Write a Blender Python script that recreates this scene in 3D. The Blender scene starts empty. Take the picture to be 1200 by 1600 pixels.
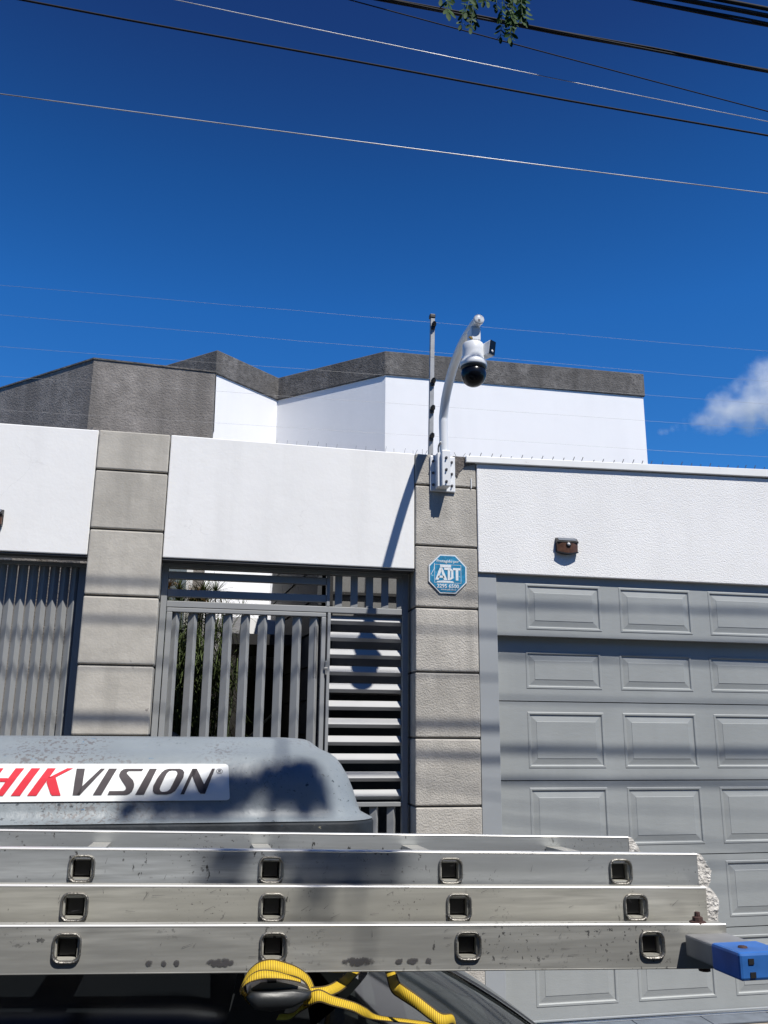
import bpy, bmesh, math, random
from mathutils import Vector, Matrix
random.seed(11)
SC = bpy.context.scene
C = SC.collection
R = math.radians
EYE = 1.70                       # eye height above the pavement; coordinates below are given from the eye

# ------------------------------------------------------------------ camera
yaw, pitch, roll = -0.20116952, 0.24678907, 0.00888057
cy, sy, cp, sp, cr, sr = math.cos(yaw), math.sin(yaw), math.cos(pitch), math.sin(pitch), math.cos(roll), math.sin(roll)
fwd = Vector((-sy*cp, cy*cp, sp)); rt = Vector((cy, sy, 0)); up = rt.cross(fwd)
r2 = rt*cr + up*sr; u2 = up*cr - rt*sr
cam = bpy.data.cameras.new('camera'); co = bpy.data.objects.new('camera', cam); C.objects.link(co)
m = Matrix((r2, u2, -fwd)).transposed().to_4x4(); m.translation = (0, 0, EYE)
co.matrix_world = m
cam.sensor_fit = 'AUTO'; cam.sensor_width = 36; cam.lens = 1339.9/1600*36
cam.clip_start = 0.05; cam.clip_end = 6000
SC.camera = co

# ------------------------------------------------------------------ light
SUN = Vector((0.47, -1.0, 1.75)).normalized()
el = math.asin(SUN.z); rot = math.atan2(SUN.x, SUN.y)
W = bpy.data.worlds.new('World'); SC.world = W; W.use_nodes = True
wn = W.node_tree.nodes; wl = W.node_tree.links
bg = wn['Background']
sky = wn.new('ShaderNodeTexSky'); sky.sky_type = 'NISHITA'; sky.sun_disc = False
sky.sun_elevation = el; sky.sun_rotation = rot; sky.altitude = 900; sky.air_density = 1.0; sky.dust_density = 0.0; sky.ozone_density = 5.0
gm = wn.new('ShaderNodeGamma'); gm.inputs['Gamma'].default_value = 1.1
hs = wn.new('ShaderNodeHueSaturation'); hs.inputs['Saturation'].default_value = 1.0; hs.inputs['Hue'].default_value = 0.5
tn = wn.new('ShaderNodeMix'); tn.data_type = 'RGBA'; tn.blend_type = 'MULTIPLY'; tn.inputs['Factor'].default_value = 1.0; 
wg = wn.new('ShaderNodeTexCoord'); wz = wn.new('ShaderNodeSeparateXYZ'); wl.new(wg.outputs['Generated'], wz.inputs[0])
wr = wn.new('ShaderNodeValToRGB'); wl.new(wz.outputs['Z'], wr.inputs['Fac'])      # clear, dry air: the blue deepens steadily with height
e = wr.color_ramp.elements; e[0].position = 0.0; e[0].color = (.36, .92, 1.30, 1); e[1].position = 0.75; e[1].color = (.20, .36, .70, 1)
for p_, c_ in ((.31, (.32, .95, 1.42)), (.449, (.25, .92, 1.48)), (.568, (.20, .70, 1.17)), (.682, (.205, .44, .81))):
    q = e.new(p_); q.color = (*c_, 1)
wl.new(wr.outputs[0], tn.inputs[7])
wl.new(sky.outputs[0], hs.inputs['Color']); wl.new(hs.outputs[0], gm.inputs['Color']); wl.new(gm.outputs[0], tn.inputs[6]); wl.new(tn.outputs[2], bg.inputs['Color'])
bg.inputs['Strength'].default_value = 0.066
sl = bpy.data.lights.new('sun', 'SUN'); sl.energy = 4.6; sl.angle = R(0.53); sl.color = (1.0, 0.96, 0.895)
so = bpy.data.objects.new('sun', sl); C.objects.link(so)
so.rotation_euler = SUN.to_track_quat('Z', 'Y').to_euler(); so.location = (3, -6, 14)
vs = SC.view_settings
SC.display_settings.display_device = 'sRGB'
vs.view_transform = 'Standard'; vs.look = 'None'; vs.exposure = 0.38; vs.gamma = 1.0; vs.use_curve_mapping = False
SC.cycles.volume_step_rate = 1.0; SC.cycles.volume_max_steps = 128
SC.cycles.max_bounces = 8; SC.cycles.volume_bounces = 6; SC.cycles.transparent_max_bounces = 16

# ------------------------------------------------------------------ materials
def mat(name, col, rough=0.6, metal=0.0, bump=None, var=None, spots=None, streak=None, spec=0.5, coat=0.0, drip=None, rand=0.0, crack=None):
    """bump=(scale,strength,distance[,stretch]); var=(scale,amount); spots=[(scale,threshold,colour,stretch)]; drip = (amount, scale)"""
    M = bpy.data.materials.new(name); M.use_nodes = True
    t = M.node_tree; N = t.nodes; L = t.links; b = N['Principled BSDF']
    b.inputs['Roughness'].default_value = rough; b.inputs['Metallic'].default_value = metal
    b.inputs['Specular IOR Level'].default_value = spec; b.inputs['Coat Weight'].default_value = coat
    geo = N.new('ShaderNodeNewGeometry')
    def coords(st):
        if not st: return geo.outputs['Position']
        v = N.new('ShaderNodeVectorMath'); v.operation = 'MULTIPLY'; v.inputs[1].default_value = st
        L.new(geo.outputs['Position'], v.inputs[0]); return v.outputs[0]
    def noise(scale, det=4, st=None, rg=0.55):
        n = N.new('ShaderNodeTexNoise'); n.inputs['Scale'].default_value = scale; n.inputs['Detail'].default_value = det
        n.inputs['Roughness'].default_value = rg; L.new(coords(st), n.inputs['Vector']); return n.outputs['Fac']
    def mix(fac, a, c2):
        x = N.new('ShaderNodeMix'); x.data_type = 'RGBA'
        L.new(fac, x.inputs['Factor'])
        for s, v in ((6, a), (7, c2)):
            if isinstance(v, (tuple, list)): x.inputs[s].default_value = (*v[:3], 1)
            else: L.new(v, x.inputs[s])
        return x.outputs[2]
    def ramp(v, lo, hi):
        r = N.new('ShaderNodeMapRange'); r.inputs['From Min'].default_value = lo; r.inputs['From Max'].default_value = hi
        L.new(v, r.inputs['Value']); return r.outputs[0]
    cur = tuple(col)
    if var:
        s, a = var[:2]; st = var[2] if len(var) > 2 else None
        lo = tuple(c*(1-a) for c in col); hi = tuple(min(1, c*(1+a*0.7)) for c in col)
        cur = mix(ramp(noise(s, 6, st), 0.32, 0.68), lo, hi)
    if streak:
        s, a, st = streak
        cur = mix(ramp(noise(s, 3, st), 0.35, 0.7), cur, tuple(c*(1-a) for c in col))
    if drip:                                   # weathering stains that run down a wall
        a, s = drip
        cur = mix(ramp(noise(s, 5, (1, 1, 0.12)), 0.5, 0.75), cur, tuple(c*(1-a) for c in col))
    for sp_ in (spots or []):
        s, th, c2 = sp_[:3]; st = sp_[3] if len(sp_) > 3 else None
        f = ramp(noise(s, 5, st, 0.6), th, th+0.03)
        if len(sp_) > 4:                       # second mask so the marks come in patches
            g = ramp(noise(sp_[4], 2), 0.5, 0.6)
            mm = N.new('ShaderNodeMath'); mm.operation = 'MULTIPLY'; L.new(f, mm.inputs[0]); L.new(g, mm.inputs[1]); f = mm.outputs[0]
        cur = mix(f, cur, c2)
    if crack:                                  # hairline cracks that wander through the paint
        s_, a = crack
        vo = N.new('ShaderNodeTexVoronoi'); vo.feature = 'DISTANCE_TO_EDGE'; vo.inputs['Scale'].default_value = s_
        nw = N.new('ShaderNodeTexNoise'); nw.inputs['Scale'].default_value = s_*4; nw.inputs['Detail'].default_value = 5; L.new(geo.outputs['Position'], nw.inputs['Vector'])
        ad = N.new('ShaderNodeVectorMath'); ad.operation = 'MULTIPLY_ADD'; ad.inputs[1].default_value = (.35/s_,)*3; L.new(nw.outputs['Color'], ad.inputs[0]); L.new(geo.outputs['Position'], ad.inputs[2]); L.new(ad.outputs[0], vo.inputs['Vector'])
        ln = N.new('ShaderNodeMapRange'); ln.inputs['From Min'].default_value = .0045; ln.inputs['From Max'].default_value = .0015; L.new(vo.outputs['Distance'], ln.inputs['Value'])
        mk = N.new('ShaderNodeMath'); mk.operation = 'MULTIPLY'; L.new(ln.outputs[0], mk.inputs[0]); L.new(ramp(noise(s_*1.3, 2), .52, .6), mk.inputs[1])
        cur = mix(mk.outputs[0], cur, tuple(c*(1-a) for c in col))
    if rand:
        oi = N.new('ShaderNodeObjectInfo'); mr_ = N.new('ShaderNodeMapRange'); mr_.inputs['To Min'].default_value = 1-rand; mr_.inputs['To Max'].default_value = 1+rand*.6; L.new(oi.outputs['Random'], mr_.inputs['Value'])
        mu_ = N.new('ShaderNodeVectorMath'); mu_.operation = 'SCALE'; L.new(mr_.outputs[0], mu_.inputs['Scale'])
        if isinstance(cur, tuple): mu_.inputs[0].default_value = cur
        else: L.new(cur, mu_.inputs[0])
        cur = mu_.outputs[0]
    if isinstance(cur, tuple): b.inputs['Base Color'].default_value = (*cur, 1)
    else: L.new(cur, b.inputs['Base Color'])
    if bump:
        prev = None
        for bp in (bump if isinstance(bump, list) else [bump]):
            s, stg, dist = bp[:3]; st = bp[3] if len(bp) > 3 else None
            bn = N.new('ShaderNodeBump'); bn.inputs['Strength'].default_value = stg; bn.inputs['Distance'].default_value = dist
            L.new(noise(s, 3, st), bn.inputs['Height'])
            if prev: L.new(prev, bn.inputs['Normal'])
            prev = bn.outputs[0]
        L.new(prev, b.inputs['Normal'])
    return M

MT = {}
MT['white_wall'] = mat('white wall paint', (0.80, 0.80, 0.79), 0.75, bump=[(7, .22, .008), (60, .25, .002)], var=(1.5, .03), drip=(.08, 5), crack=(1.7, .09), spots=[(30, .73, (.6, .59, .56), None, 2.0)])
MT['rough_white'] = mat('rough white render', (0.80, 0.80, 0.795), 0.8, bump=[(115, .75, .005), (240, .4, .002)], var=(3, .04), drip=(.06, 4))
MT['house_white'] = mat('smooth white house paint', (0.82, 0.82, 0.82), 0.75, bump=(6, .15, .01), var=(.8, .03), drip=(.06, 2.2))
MT['flashing'] = mat('white sheet flashing', (0.80, 0.81, 0.80), 0.45, var=(6, .05), spots=[(18, .68, (.55, .53, .5), (1, 1, 3))])
MT['block'] = mat('taupe cement block', (0.46, 0.435, 0.385), 0.9, bump=[(16, .3, .008), (80, .4, .003)], var=(7, .12), drip=(.20, 9), rand=.12, spots=[(11, .66, (.24, .22, .2), None, 3.0)])
MT['block_rough'] = mat('pebbled taupe cement block', (0.455, 0.43, 0.385), 0.9, bump=[(95, .9, .006), (20, .3, .008)], var=(8, .14), drip=(.24, 9), rand=.12)
MT['mortar'] = mat('dark mortar', (0.09, 0.085, 0.08), 0.95)
MT['cement_patch'] = mat('dark cement patch', (0.13, 0.115, 0.105), 0.95, bump=(80, 1, .01), var=(60, .4))
MT['parapet'] = mat('dark roughcast parapet', (0.15, 0.142, 0.134), 0.95, bump=[(55, .7, .012), (120, .8, .005)], var=(14, .4), streak=(5, .5, (1, 1, .12)), spots=[(45, .62, (.035, .035, .035))])
MT['grey_block'] = mat('weathered grey roughcast', (0.265, 0.245, 0.225), 0.95, bump=[(60, .7, .01), (130, .7, .005)], var=(9, .28), streak=(4, .45, (1, 1, .10)), spots=[(40, .66, (.06, .055, .05))])
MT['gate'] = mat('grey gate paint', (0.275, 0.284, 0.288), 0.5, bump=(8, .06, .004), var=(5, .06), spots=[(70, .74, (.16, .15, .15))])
MT['dark_soffit'] = mat('dark soffit strip', (0.05, 0.053, 0.056), 0.7)
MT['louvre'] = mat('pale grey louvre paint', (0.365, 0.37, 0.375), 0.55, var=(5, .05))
MT['garage'] = mat('grey garage door paint', (0.31, 0.328, 0.328), 0.5, bump=[(30, .16, .004, (0.5, 1, 1.5)), (150, .35, .0012, (.5, 1, 1.4))], var=(2.5, .08), drip=(.05, 6), spots=[(60, .74, (.17, .18, .19), (.3, 1, 2.5))])
MT['garage_flat'] = mat('grey jamb paint', (0.31, 0.33, 0.345), 0.55, var=(3, .05))
MT['alu'] = mat('scratched aluminium', (0.54, 0.53, 0.475), 0.40, 0.45, bump=[(40, .25, .001, (.03, 1, 1)), (9, .25, .006, (.5, 1, 1.5))], var=(6, .30, (.35, 1, 3.0)), streak=(150, .22, (.012, 1, 1)),
                spots=[(55, .66, (.06, .06, .06), (1, 1, .5), 5.0), (170, .62, (.16, .15, .14), None, 7.0)])
MT['alu_cool'] = mat('cool scratched aluminium', (0.50, 0.525, 0.54), 0.36, 0.5, bump=[(40, .25, .001, (.03, 1, 1)), (9, .25, .006, (.5, 1, 1.5))], var=(5, .30, (.35, 1, 3.0)), streak=(150, .22, (.015, 1, 1)),
                spots=[(60, .65, (.06, .06, .06), (1, 1, .5), 5.0), (180, .62, (.17, .17, .17), None, 7.0)])
MT['alu_dirty'] = mat('grimy aluminium', (0.43, 0.43, 0.405), 0.45, 0.4, bump=[(40, .25, .001, (.03, 1, 1))], var=(7, .36, (.35, 1, 3.0)), streak=(140, .30, (.012, 1, 1)),
                spots=[(150, .60, (.10, .10, .10), None, 6.0), (60, .66, (.05, .05, .05), (1, 1, .5), 5.0)])
MT['alu_glint'] = mat('sunlit aluminium edge glint', (0.85, 0.85, 0.84), 0.35, 0.35, spots=[(60, .66, (.3, .3, .3), (.4, 1, 1))])  # paler tone that paints in the sunlit glint of the rail edge
MT['smudge'] = mat('glue smudge', (0.075, 0.072, 0.08), 0.8, var=(300, .5))
MT['alu_edge'] = mat('swaged aluminium rim', (0.25, 0.24, 0.22), 0.38, 0.8, bump=(300, .8, .002), var=(40, .3))
MT['alu_dark'] = mat('grey aluminium tube', (0.36, 0.36, 0.35), 0.5, 0.6, var=(12, .2))
MT['plaster'] = mat('crumbly white end plug', (0.62, 0.60, 0.57), 0.9, bump=(120, 1, .006), var=(60, .3))
MT['rung_in'] = mat('dull rung bore', (0.16, 0.15, 0.14), 0.7, 0.3)
MT['blue'] = mat('worn blue plastic', (0.03, 0.135, 0.43), 0.45, var=(18, .25), bump=(30, .2, .003), spots=[(90, .72, (.12, .2, .35))])
MT['rust'] = mat('rusty bolt', (0.05, 0.022, 0.018), 0.8, bump=(200, .6, .002))
MT['pod'] = mat('chipped grey roof box paint', (0.208, 0.237, 0.257), 0.46, bump=[(9, .16, .02), (55, .45, .003)], var=(5, .14),
               spots=[(130, .54, (.14, .14, .145), None, 3.2), (75, .63, (.03, .04, .05), (1, 1, 1.4), 4.0), (50, .68, (.01, .13, .28), (1, 1, 2), 3.0), (210, .63, (.10, .11, .12), None, 7.0)])
MT['pod_base'] = mat('dark roof box rim', (0.022, 0.027, 0.033), 0.6, spec=.2, bump=(60, .4, .004), var=(20, .3), spots=[(40, .69, (.40, .37, .26), None, 6.0), (55, .70, (.01, .13, .28))])
MT['sticker'] = mat('white vinyl sticker', (0.78, 0.80, 0.80), 0.5)
MT['red'] = mat('red vinyl', (0.62, 0.035, 0.055), 0.65, spec=.2)
MT['dark_print'] = mat('dark grey vinyl', (0.075, 0.065, 0.07), 0.65, spec=.2)
MT['car'] = mat('black car paint', (0.004, 0.005, 0.006), 0.3, spec=.3)
MT['car_pillar'] = mat('dark grey car paint', (0.03, 0.034, 0.036), 0.25, coat=.6)
MT['glass'] = mat('dark car glass', (0.016, 0.019, 0.019), 0.06, spec=.8, var=(7, .5))
MT['rubber'] = mat('black rubber', (0.012, 0.012, 0.013), 0.6)
MT['black_plastic'] = mat('black plastic', (0.018, 0.02, 0.022), 0.42, bump=(150, .2, .001))
MT['bar_alu'] = mat('dull roof bar aluminium', (0.42, 0.40, 0.37), 0.5, 0.5, var=(30, .2))
MT['wheel'] = mat('alloy wheel', (0.4, 0.4, 0.4), 0.35, 0.9)
MT['lamp_red'] = mat('red lens', (0.25, 0.01, 0.01), 0.2)
MT['white_metal'] = mat('white powder coat', (0.72, 0.74, 0.76), 0.38, var=(6, .03))
MT['cam_white'] = mat('white camera housing', (0.70, 0.72, 0.74), 0.35)
MT['dome'] = mat('black camera dome', (0.005, 0.006, 0.009), 0.22, spec=.25)
MT['screw'] = mat('steel screw', (0.10, 0.10, 0.11), 0.5, 0.5)
MT['brass'] = mat('orange connector', (0.35, 0.22, 0.04), 0.5)
MT['post'] = mat('galvanised post', (0.30, 0.31, 0.32), 0.5, 0.3, var=(20, .15))
MT['insulator'] = mat('black insulator', (0.02, 0.02, 0.022), 0.5)
MT['fence_wire'] = mat('bare fence wire', (0.24, 0.24, 0.25), 0.5, 0.3)
MT['spike'] = mat('dull steel spike', (0.09, 0.09, 0.095), 0.5, 0.4)
MT['cable'] = mat('black cable', (0.012, 0.012, 0.014), 0.75, spec=.25, var=(30, .4))
MT['cable_grey'] = mat('bare grey conductor', (0.42, 0.42, 0.42), 0.45, 0.4, var=(3, .5, (1, 1, 1)))
MT['lamp_body'] = mat('dark lamp housing', (0.015, 0.014, 0.014), 0.4)
MT['solar'] = mat('solar cell glass', (0.10, 0.115, 0.14), 0.25)
MT['lamp_amber'] = mat('brown lamp diffuser', (0.105, 0.052, 0.034), 0.35, var=(60, .3))
MT['lamp_side'] = mat('pale lamp reflector', (0.38, 0.36, 0.30), 0.4)
MT['sensor'] = mat('milky sensor lens', (0.6, 0.6, 0.6), 0.3)
MT['sign_blue'] = mat('faded blue sign print', (0.016, 0.215, 0.40), 0.45, var=(50, .3), spots=[(45, .64, (.20, .45, .58))])
MT['sign_white'] = mat('sign white print', (0.70, 0.74, 0.76), 0.5, var=(90, .15))
MT['sign_edge'] = mat('sign back metal', (0.25, 0.26, 0.27), 0.5, 0.3)
MT['asphalt'] = mat('asphalt', (0.05, 0.05, 0.05), 0.9, bump=(120, .6, .006), var=(2, .2))
MT['concrete'] = mat('pavement concrete', (0.13, 0.12, 0.11), 0.9, bump=(60, .5, .004), var=(3, .2))
MT['tile'] = mat('blue grey doorstep tile', (0.13, 0.15, 0.18), 0.55, var=(8, .2))
MT['curb'] = mat('stained threshold concrete', (0.34, 0.28, 0.22), 0.9, bump=(50, .6, .006), var=(14, .4))
MT['soil'] = mat('garden soil', (0.06, 0.05, 0.04), 0.95, bump=(20, .8, .03), var=(4, .3))
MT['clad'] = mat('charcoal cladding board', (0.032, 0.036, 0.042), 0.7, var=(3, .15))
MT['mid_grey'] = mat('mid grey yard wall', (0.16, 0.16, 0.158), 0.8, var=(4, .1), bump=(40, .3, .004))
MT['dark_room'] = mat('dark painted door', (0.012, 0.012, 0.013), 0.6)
MT['pane'] = mat('grey window glass', (0.16, 0.19, 0.21), 0.1)
MT['frame_white'] = mat('white window frame', (0.7, 0.7, 0.68), 0.5)
MT['rail'] = mat('steel handrail', (0.35, 0.36, 0.33), 0.4, 0.3)
MT['papyrus'] = mat('papyrus green', (0.062, 0.085, 0.03), 0.7, var=(9, .4))
MT['papyrus_dry'] = mat('dry papyrus', (0.20, 0.12, 0.045), 0.8, var=(12, .4))
MT['stem'] = mat('papyrus stem', (0.05, 0.07, 0.03), 0.7)
MT['stone'] = mat('pale garden stone', (0.34, 0.31, 0.27), 0.9, bump=(25, .7, .02), var=(9, .3))
MT['leaf'] = mat('green leaflet', (0.05, 0.095, 0.022), 0.5, var=(9, .35))
MT['leaf_dark'] = mat('deep green leaflet', (0.026, 0.072, 0.012), 0.5, var=(9, .35))
MT['roof_tile'] = mat('clay roof', (0.16, 0.07, 0.045), 0.85, var=(3, .3))
MT['brick_wall'] = mat('brown house wall', (0.20, 0.13, 0.09), 0.9, var=(2, .2))
MT['bark'] = mat('bark', (0.10, 0.075, 0.055), 0.95, bump=(30, .9, .02), var=(10, .4))
for k in ('leaf', 'leaf_dark', 'papyrus', 'papyrus_dry'):
    MT[k].node_tree.nodes['Principled BSDF'].inputs['Specular IOR Level'].default_value = 0.12; MT[k].node_tree.nodes['Principled BSDF'].inputs['Roughness'].default_value = 0.65

def ribbon_mat():
    M = bpy.data.materials.new('yellow webbing'); M.use_nodes = True
    t = M.node_tree; N = t.nodes; L = t.links; b = N['Principled BSDF']; b.inputs['Roughness'].default_value = .75
    uv = N.new('ShaderNodeUVMap'); sx = N.new('ShaderNodeSeparateXYZ'); L.new(uv.outputs[0], sx.inputs[0])
    w = N.new('ShaderNodeMath'); w.operation = 'SINE'; mu = N.new('ShaderNodeMath'); mu.operation = 'MULTIPLY'; mu.inputs[1].default_value = 1900.0
    L.new(sx.outputs[0], mu.inputs[0]); L.new(mu.outputs[0], w.inputs[0])
    ed = N.new('ShaderNodeMath'); ed.operation = 'SUBTRACT'; ed.inputs[1].default_value = .5; L.new(sx.outputs[1], ed.inputs[0])
    ab = N.new('ShaderNodeMath'); ab.operation = 'ABSOLUTE'; L.new(ed.outputs[0], ab.inputs[0])
    gt = N.new('ShaderNodeMath'); gt.operation = 'GREATER_THAN'; gt.inputs[1].default_value = .385; L.new(ab.outputs[0], gt.inputs[0])
    r = N.new('ShaderNodeMapRange'); r.inputs['From Min'].default_value = -1; L.new(w.outputs[0], r.inputs['Value'])
    x = N.new('ShaderNodeMix'); x.data_type = 'RGBA'; x.inputs[6].default_value = (.33, .21, .008, 1); x.inputs[7].default_value = (.66, .45, .02, 1)
    L.new(r.outputs[0], x.inputs['Factor'])
    y = N.new('ShaderNodeMix'); y.data_type = 'RGBA'; y.inputs[7].default_value = (.07, .045, .012, 1); L.new(gt.outputs[0], y.inputs['Factor']); L.new(x.outputs[2], y.inputs[6])
    L.new(y.outputs[2], b.inputs['Base Color'])
    bn = N.new('ShaderNodeBump'); bn.inputs['Distance'].default_value = .001; bn.inputs['Strength'].default_value = .25; L.new(w.outputs[0], bn.inputs['Height']); L.new(bn.outputs[0], b.inputs['Normal'])
    return M
MT['webbing'] = ribbon_mat()

# ------------------------------------------------------------------ geometry helpers
class Mesh:
    def __init__(s): s.v = []; s.f = []; s.smooth = []; s.uv = {}
    def add(s, vs, fs, smooth=False):
        o = len(s.v); s.v += [Vector(p) for p in vs]
        for f in fs: s.f.append([i+o for i in f]); s.smooth.append(smooth)
        return s
    def box(s, x0, x1, y0, y1, z0, z1, fn=None):
        p = [(x, y, z) for z in (z0, z1) for y in (y0, y1) for x in (x0, x1)]
        if fn: p = [fn(*q) for q in p]
        return s.add(p, [(0, 2, 3, 1), (4, 5, 7, 6), (0, 1, 5, 4), (2, 6, 7, 3), (0, 4, 6, 2), (1, 3, 7, 5)])
    def prism(s, poly, d, fn):
        """poly in 2D (counter-clockwise), extruded 0..d; fn(u,v,w) -> point"""
        n = len(poly)
        s.add([fn(u, v, 0) for u, v in poly]+[fn(u, v, d) for u, v in poly],
              [tuple(range(n))[::-1], tuple(range(n, 2*n))]+[(i, (i+1) % n, n+(i+1) % n, n+i) for i in range(n)])
        return s
    def tube(s, path, r, n=10, cap=True):
        path = [Vector(p) for p in path]; rs = r if isinstance(r, (list, tuple)) else [r]*len(path)
        vs = []; fs = []; nrm = None
        for i, p in enumerate(path):
            t = (path[min(i+1, len(path)-1)]-path[max(i-1, 0)]).normalized()
            if nrm is None:
                nrm = t.orthogonal().normalized()
            nrm = (nrm-t*nrm.dot(t)).normalized(); b = t.cross(nrm)
            for k in range(n):
                a = 2*math.pi*k/n; vs.append(p+(nrm*math.cos(a)+b*math.sin(a))*rs[i])
        for i in range(len(path)-1):
            for k in range(n): fs.append((i*n+k, i*n+(k+1) % n, (i+1)*n+(k+1) % n, (i+1)*n+k))
        s.add(vs, fs, n > 5)
        if cap:
            s.add(vs[:n], [tuple(range(n))[::-1]]); s.add(vs[-n:], [tuple(range(n))])
        return s
    def lathe(s, prof, c, n=28, axis=None, smooth=True):
        """prof = [(r,z)] about vertical through c"""
        c = Vector(c); vs = []; fs = []
        for r, z in prof:
            for k in range(n):
                a = 2*math.pi*k/n; q = Vector((r*math.cos(a), r*math.sin(a), z))
                if axis: q = axis @ q
                vs.append(c+q)
        for i in range(len(prof)-1):
            for k in range(n): fs.append((i*n+k, i*n+(k+1) % n, (i+1)*n+(k+1) % n, (i+1)*n+k))
        s.add(vs, fs, smooth); return s
    def grid(s, fn, nu, nv, smooth=True, uv=None):
        o = len(s.f)
        vs = [fn(i/nu, j/nv) for i in range(nu+1) for j in range(nv+1)]
        fs = [(i*(nv+1)+j, (i+1)*(nv+1)+j, (i+1)*(nv+1)+j+1, i*(nv+1)+j+1) for i in range(nu) for j in range(nv)]
        s.add(vs, fs, smooth); return s

def link(name, me, material, parent=None, label=None, base=None):
    o = bpy.data.objects.new(name, me); C.objects.link(o)
    if material is not None and not me.materials: me.materials.append(MT[material] if isinstance(material, str) else material)
    if parent is not None: o.parent = parent
    if label: o['label'] = label
    return o
def wloc(o):
    p = Vector((0, 0, 0))
    while o is not None: p += o.location; o = o.parent
    return p
def build(name, g, material, parent=None, label=None, bevel=0, base=None, segs=2, smooth_angle=None):
    """one mesh object; coordinates of g are measured from the eye. The origin is the parent's base, or 'base'."""
    org = wloc(parent) if parent is not None else (Vector(base)+Vector((0, 0, EYE)) if base is not None else Vector((0, 0, 0)))
    me = bpy.data.meshes.new(name)
    me.from_pydata([v+Vector((0, 0, EYE))-org for v in g.v], [], g.f)
    me.polygons.foreach_set('use_smooth', g.smooth)
    bm = bmesh.new(); bm.from_mesh(me)
    bmesh.ops.recalc_face_normals(bm, faces=bm.faces)
    if bevel:
        bmesh.ops.remove_doubles(bm, verts=bm.verts, dist=1e-6)
        ed = [e for e in bm.edges if len(e.link_faces) == 2 and e.calc_face_angle(0) > 0.5]
        bmesh.ops.bevel(bm, geom=ed, offset=bevel, segments=segs, profile=.5, affect='EDGES', clamp_overlap=True)
    bm.to_mesh(me); bm.free()
    if g.uv:
        lay = me.uv_layers.new(name='UVMap')
        for lp in me.loops: lay.data[lp.index].uv = g.uv.get(lp.vertex_index, (0, 0))
    o = link(name, me, material, parent, label)
    if parent is None: o.location = org
    return o
def thing(name, label, cat, base, group=None):
    o = bpy.data.objects.new(name, None); C.objects.link(o); o.empty_display_size = .1
    o.location = (base[0], base[1], base[2]+EYE)
    o['label'] = label; o['category'] = cat
    if group: o['group'] = group
    return o
def tag(o, label, cat, group=None):
    o['label'] = label; o['category'] = cat
    if group: o['group'] = group
    return o
def structure(name, g, material, **k):
    o = build(name, g, material, **k); o['kind'] = 'structure'; return o
def copy_part(o, dx=0, dy=0, dz=0, parent=None):
    c = o.copy(); C.objects.link(c); c.parent = parent if parent is not None else o.parent
    c.location = o.location+Vector((dx, dy, dz))
    for ch in o.children:
        d = ch.copy(); C.objects.link(d); d.parent = c
    return c
def bez(pts, n=8):
    """Catmull-Rom through pts"""
    pts = [Vector(p) for p in pts]; out = []
    for i in range(len(pts)-1):
        p0 = pts[max(i-1, 0)]; p1 = pts[i]; p2 = pts[i+1]; p3 = pts[min(i+2, len(pts)-1)]
        for k in range(n):
            t = k/n
            out.append(0.5*((2*p1)+(p2-p0)*t+(2*p0-5*p1+4*p2-p3)*t*t+(3*p1-p0-3*p2+p3)*t**3))
    out.append(pts[-1]); return out
def text_mesh(txt, size, bold=0.0, align='CENTER'):
    cu = bpy.data.curves.new('lettering', 'FONT'); cu.body = txt; cu.size = size; cu.offset = bold; cu.extrude = 0.0006
    cu.align_x = align; cu.align_y = 'CENTER'; cu.resolution_u = 3
    o = bpy.data.objects.new('lettering', cu); C.objects.link(o)
    me = bpy.data.meshes.new_from_object(o.evaluated_get(bpy.context.evaluated_depsgraph_get()))
    bpy.data.objects.remove(o); bpy.data.curves.remove(cu); me.materials.clear(); return me

G0 = -1.68           # pavement level below the eye
# ------------------------------------------------------------------ ground
g = Mesh(); g.box(-300, 300, -300, 400, -2.3, -1.83); structure('road', g, 'asphalt')
g = Mesh(); g.box(-40, 40, 3.12, 5.02, -1.829, -1.70); structure('pavement', g, 'concrete')
g = Mesh(); g.box(-40, 40, 2.98, 3.115, -1.829, -1.69); structure('kerb', g, 'concrete', bevel=.015)
g = Mesh(); g.box(-40, 40, 5.5, 40, -1.829, -1.69); structure('yard_ground', g, 'soil')
g = Mesh(); g.box(1.72, 12, 5.024, 5.14, -1.829, -1.688); thr = structure('threshold', g, 'curb', bevel=.01)
g = Mesh(); g.box(1.70, 12, 5.145, 5.46, -1.829, -1.692)
step = structure('doorstep', g, 'mortar')
t0 = None
for i in range(14):
    x = 1.72+i*.45
    if t0 is None:
        g = Mesh(); g.box(x, x+.444, 5.148, 5.45, -1.690, -1.680); t0 = build('tile', g, 'tile', step, bevel=.002)
    else: copy_part(t0, dx=i*.45)

# ------------------------------------------------------------------ boundary wall and pillars
def slab(x0, x1, y0, y1, zb0, zt0, zb1, zt1):
    g = Mesh()
    g.add([(x0, y0, zb0), (x1, y0, zb1), (x1, y1, zb1), (x0, y1, zb0), (x0, y0, zt0), (x1, y0, zt1), (x1, y1, zt1), (x0, y1, zt0)],
          [(0, 3, 2, 1), (4, 5, 6, 7), (0, 1, 5, 4), (2, 3, 7, 6), (0, 4, 7, 3), (1, 2, 6, 5)]); return g
w1 = build('boundary_wall', slab(-3.6, -.719, 5.212, 5.43, .974, 1.749, .974, 1.750), 'white_wall', base=(-2.1, 5.3, .97), bevel=.006)
tag(w1, 'plain white wall over the dark upright bar gate, left of the first block pillar', 'wall')
w2 = build('boundary_wall', slab(-.289, 1.263, 5.210, 5.43, .979, 1.754, .979, 1.746), 'white_wall', base=(.5, 5.3, .98), bevel=.006)
tag(w2, 'smooth white wall over the louvred gate, between the two block pillars', 'wall')
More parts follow.
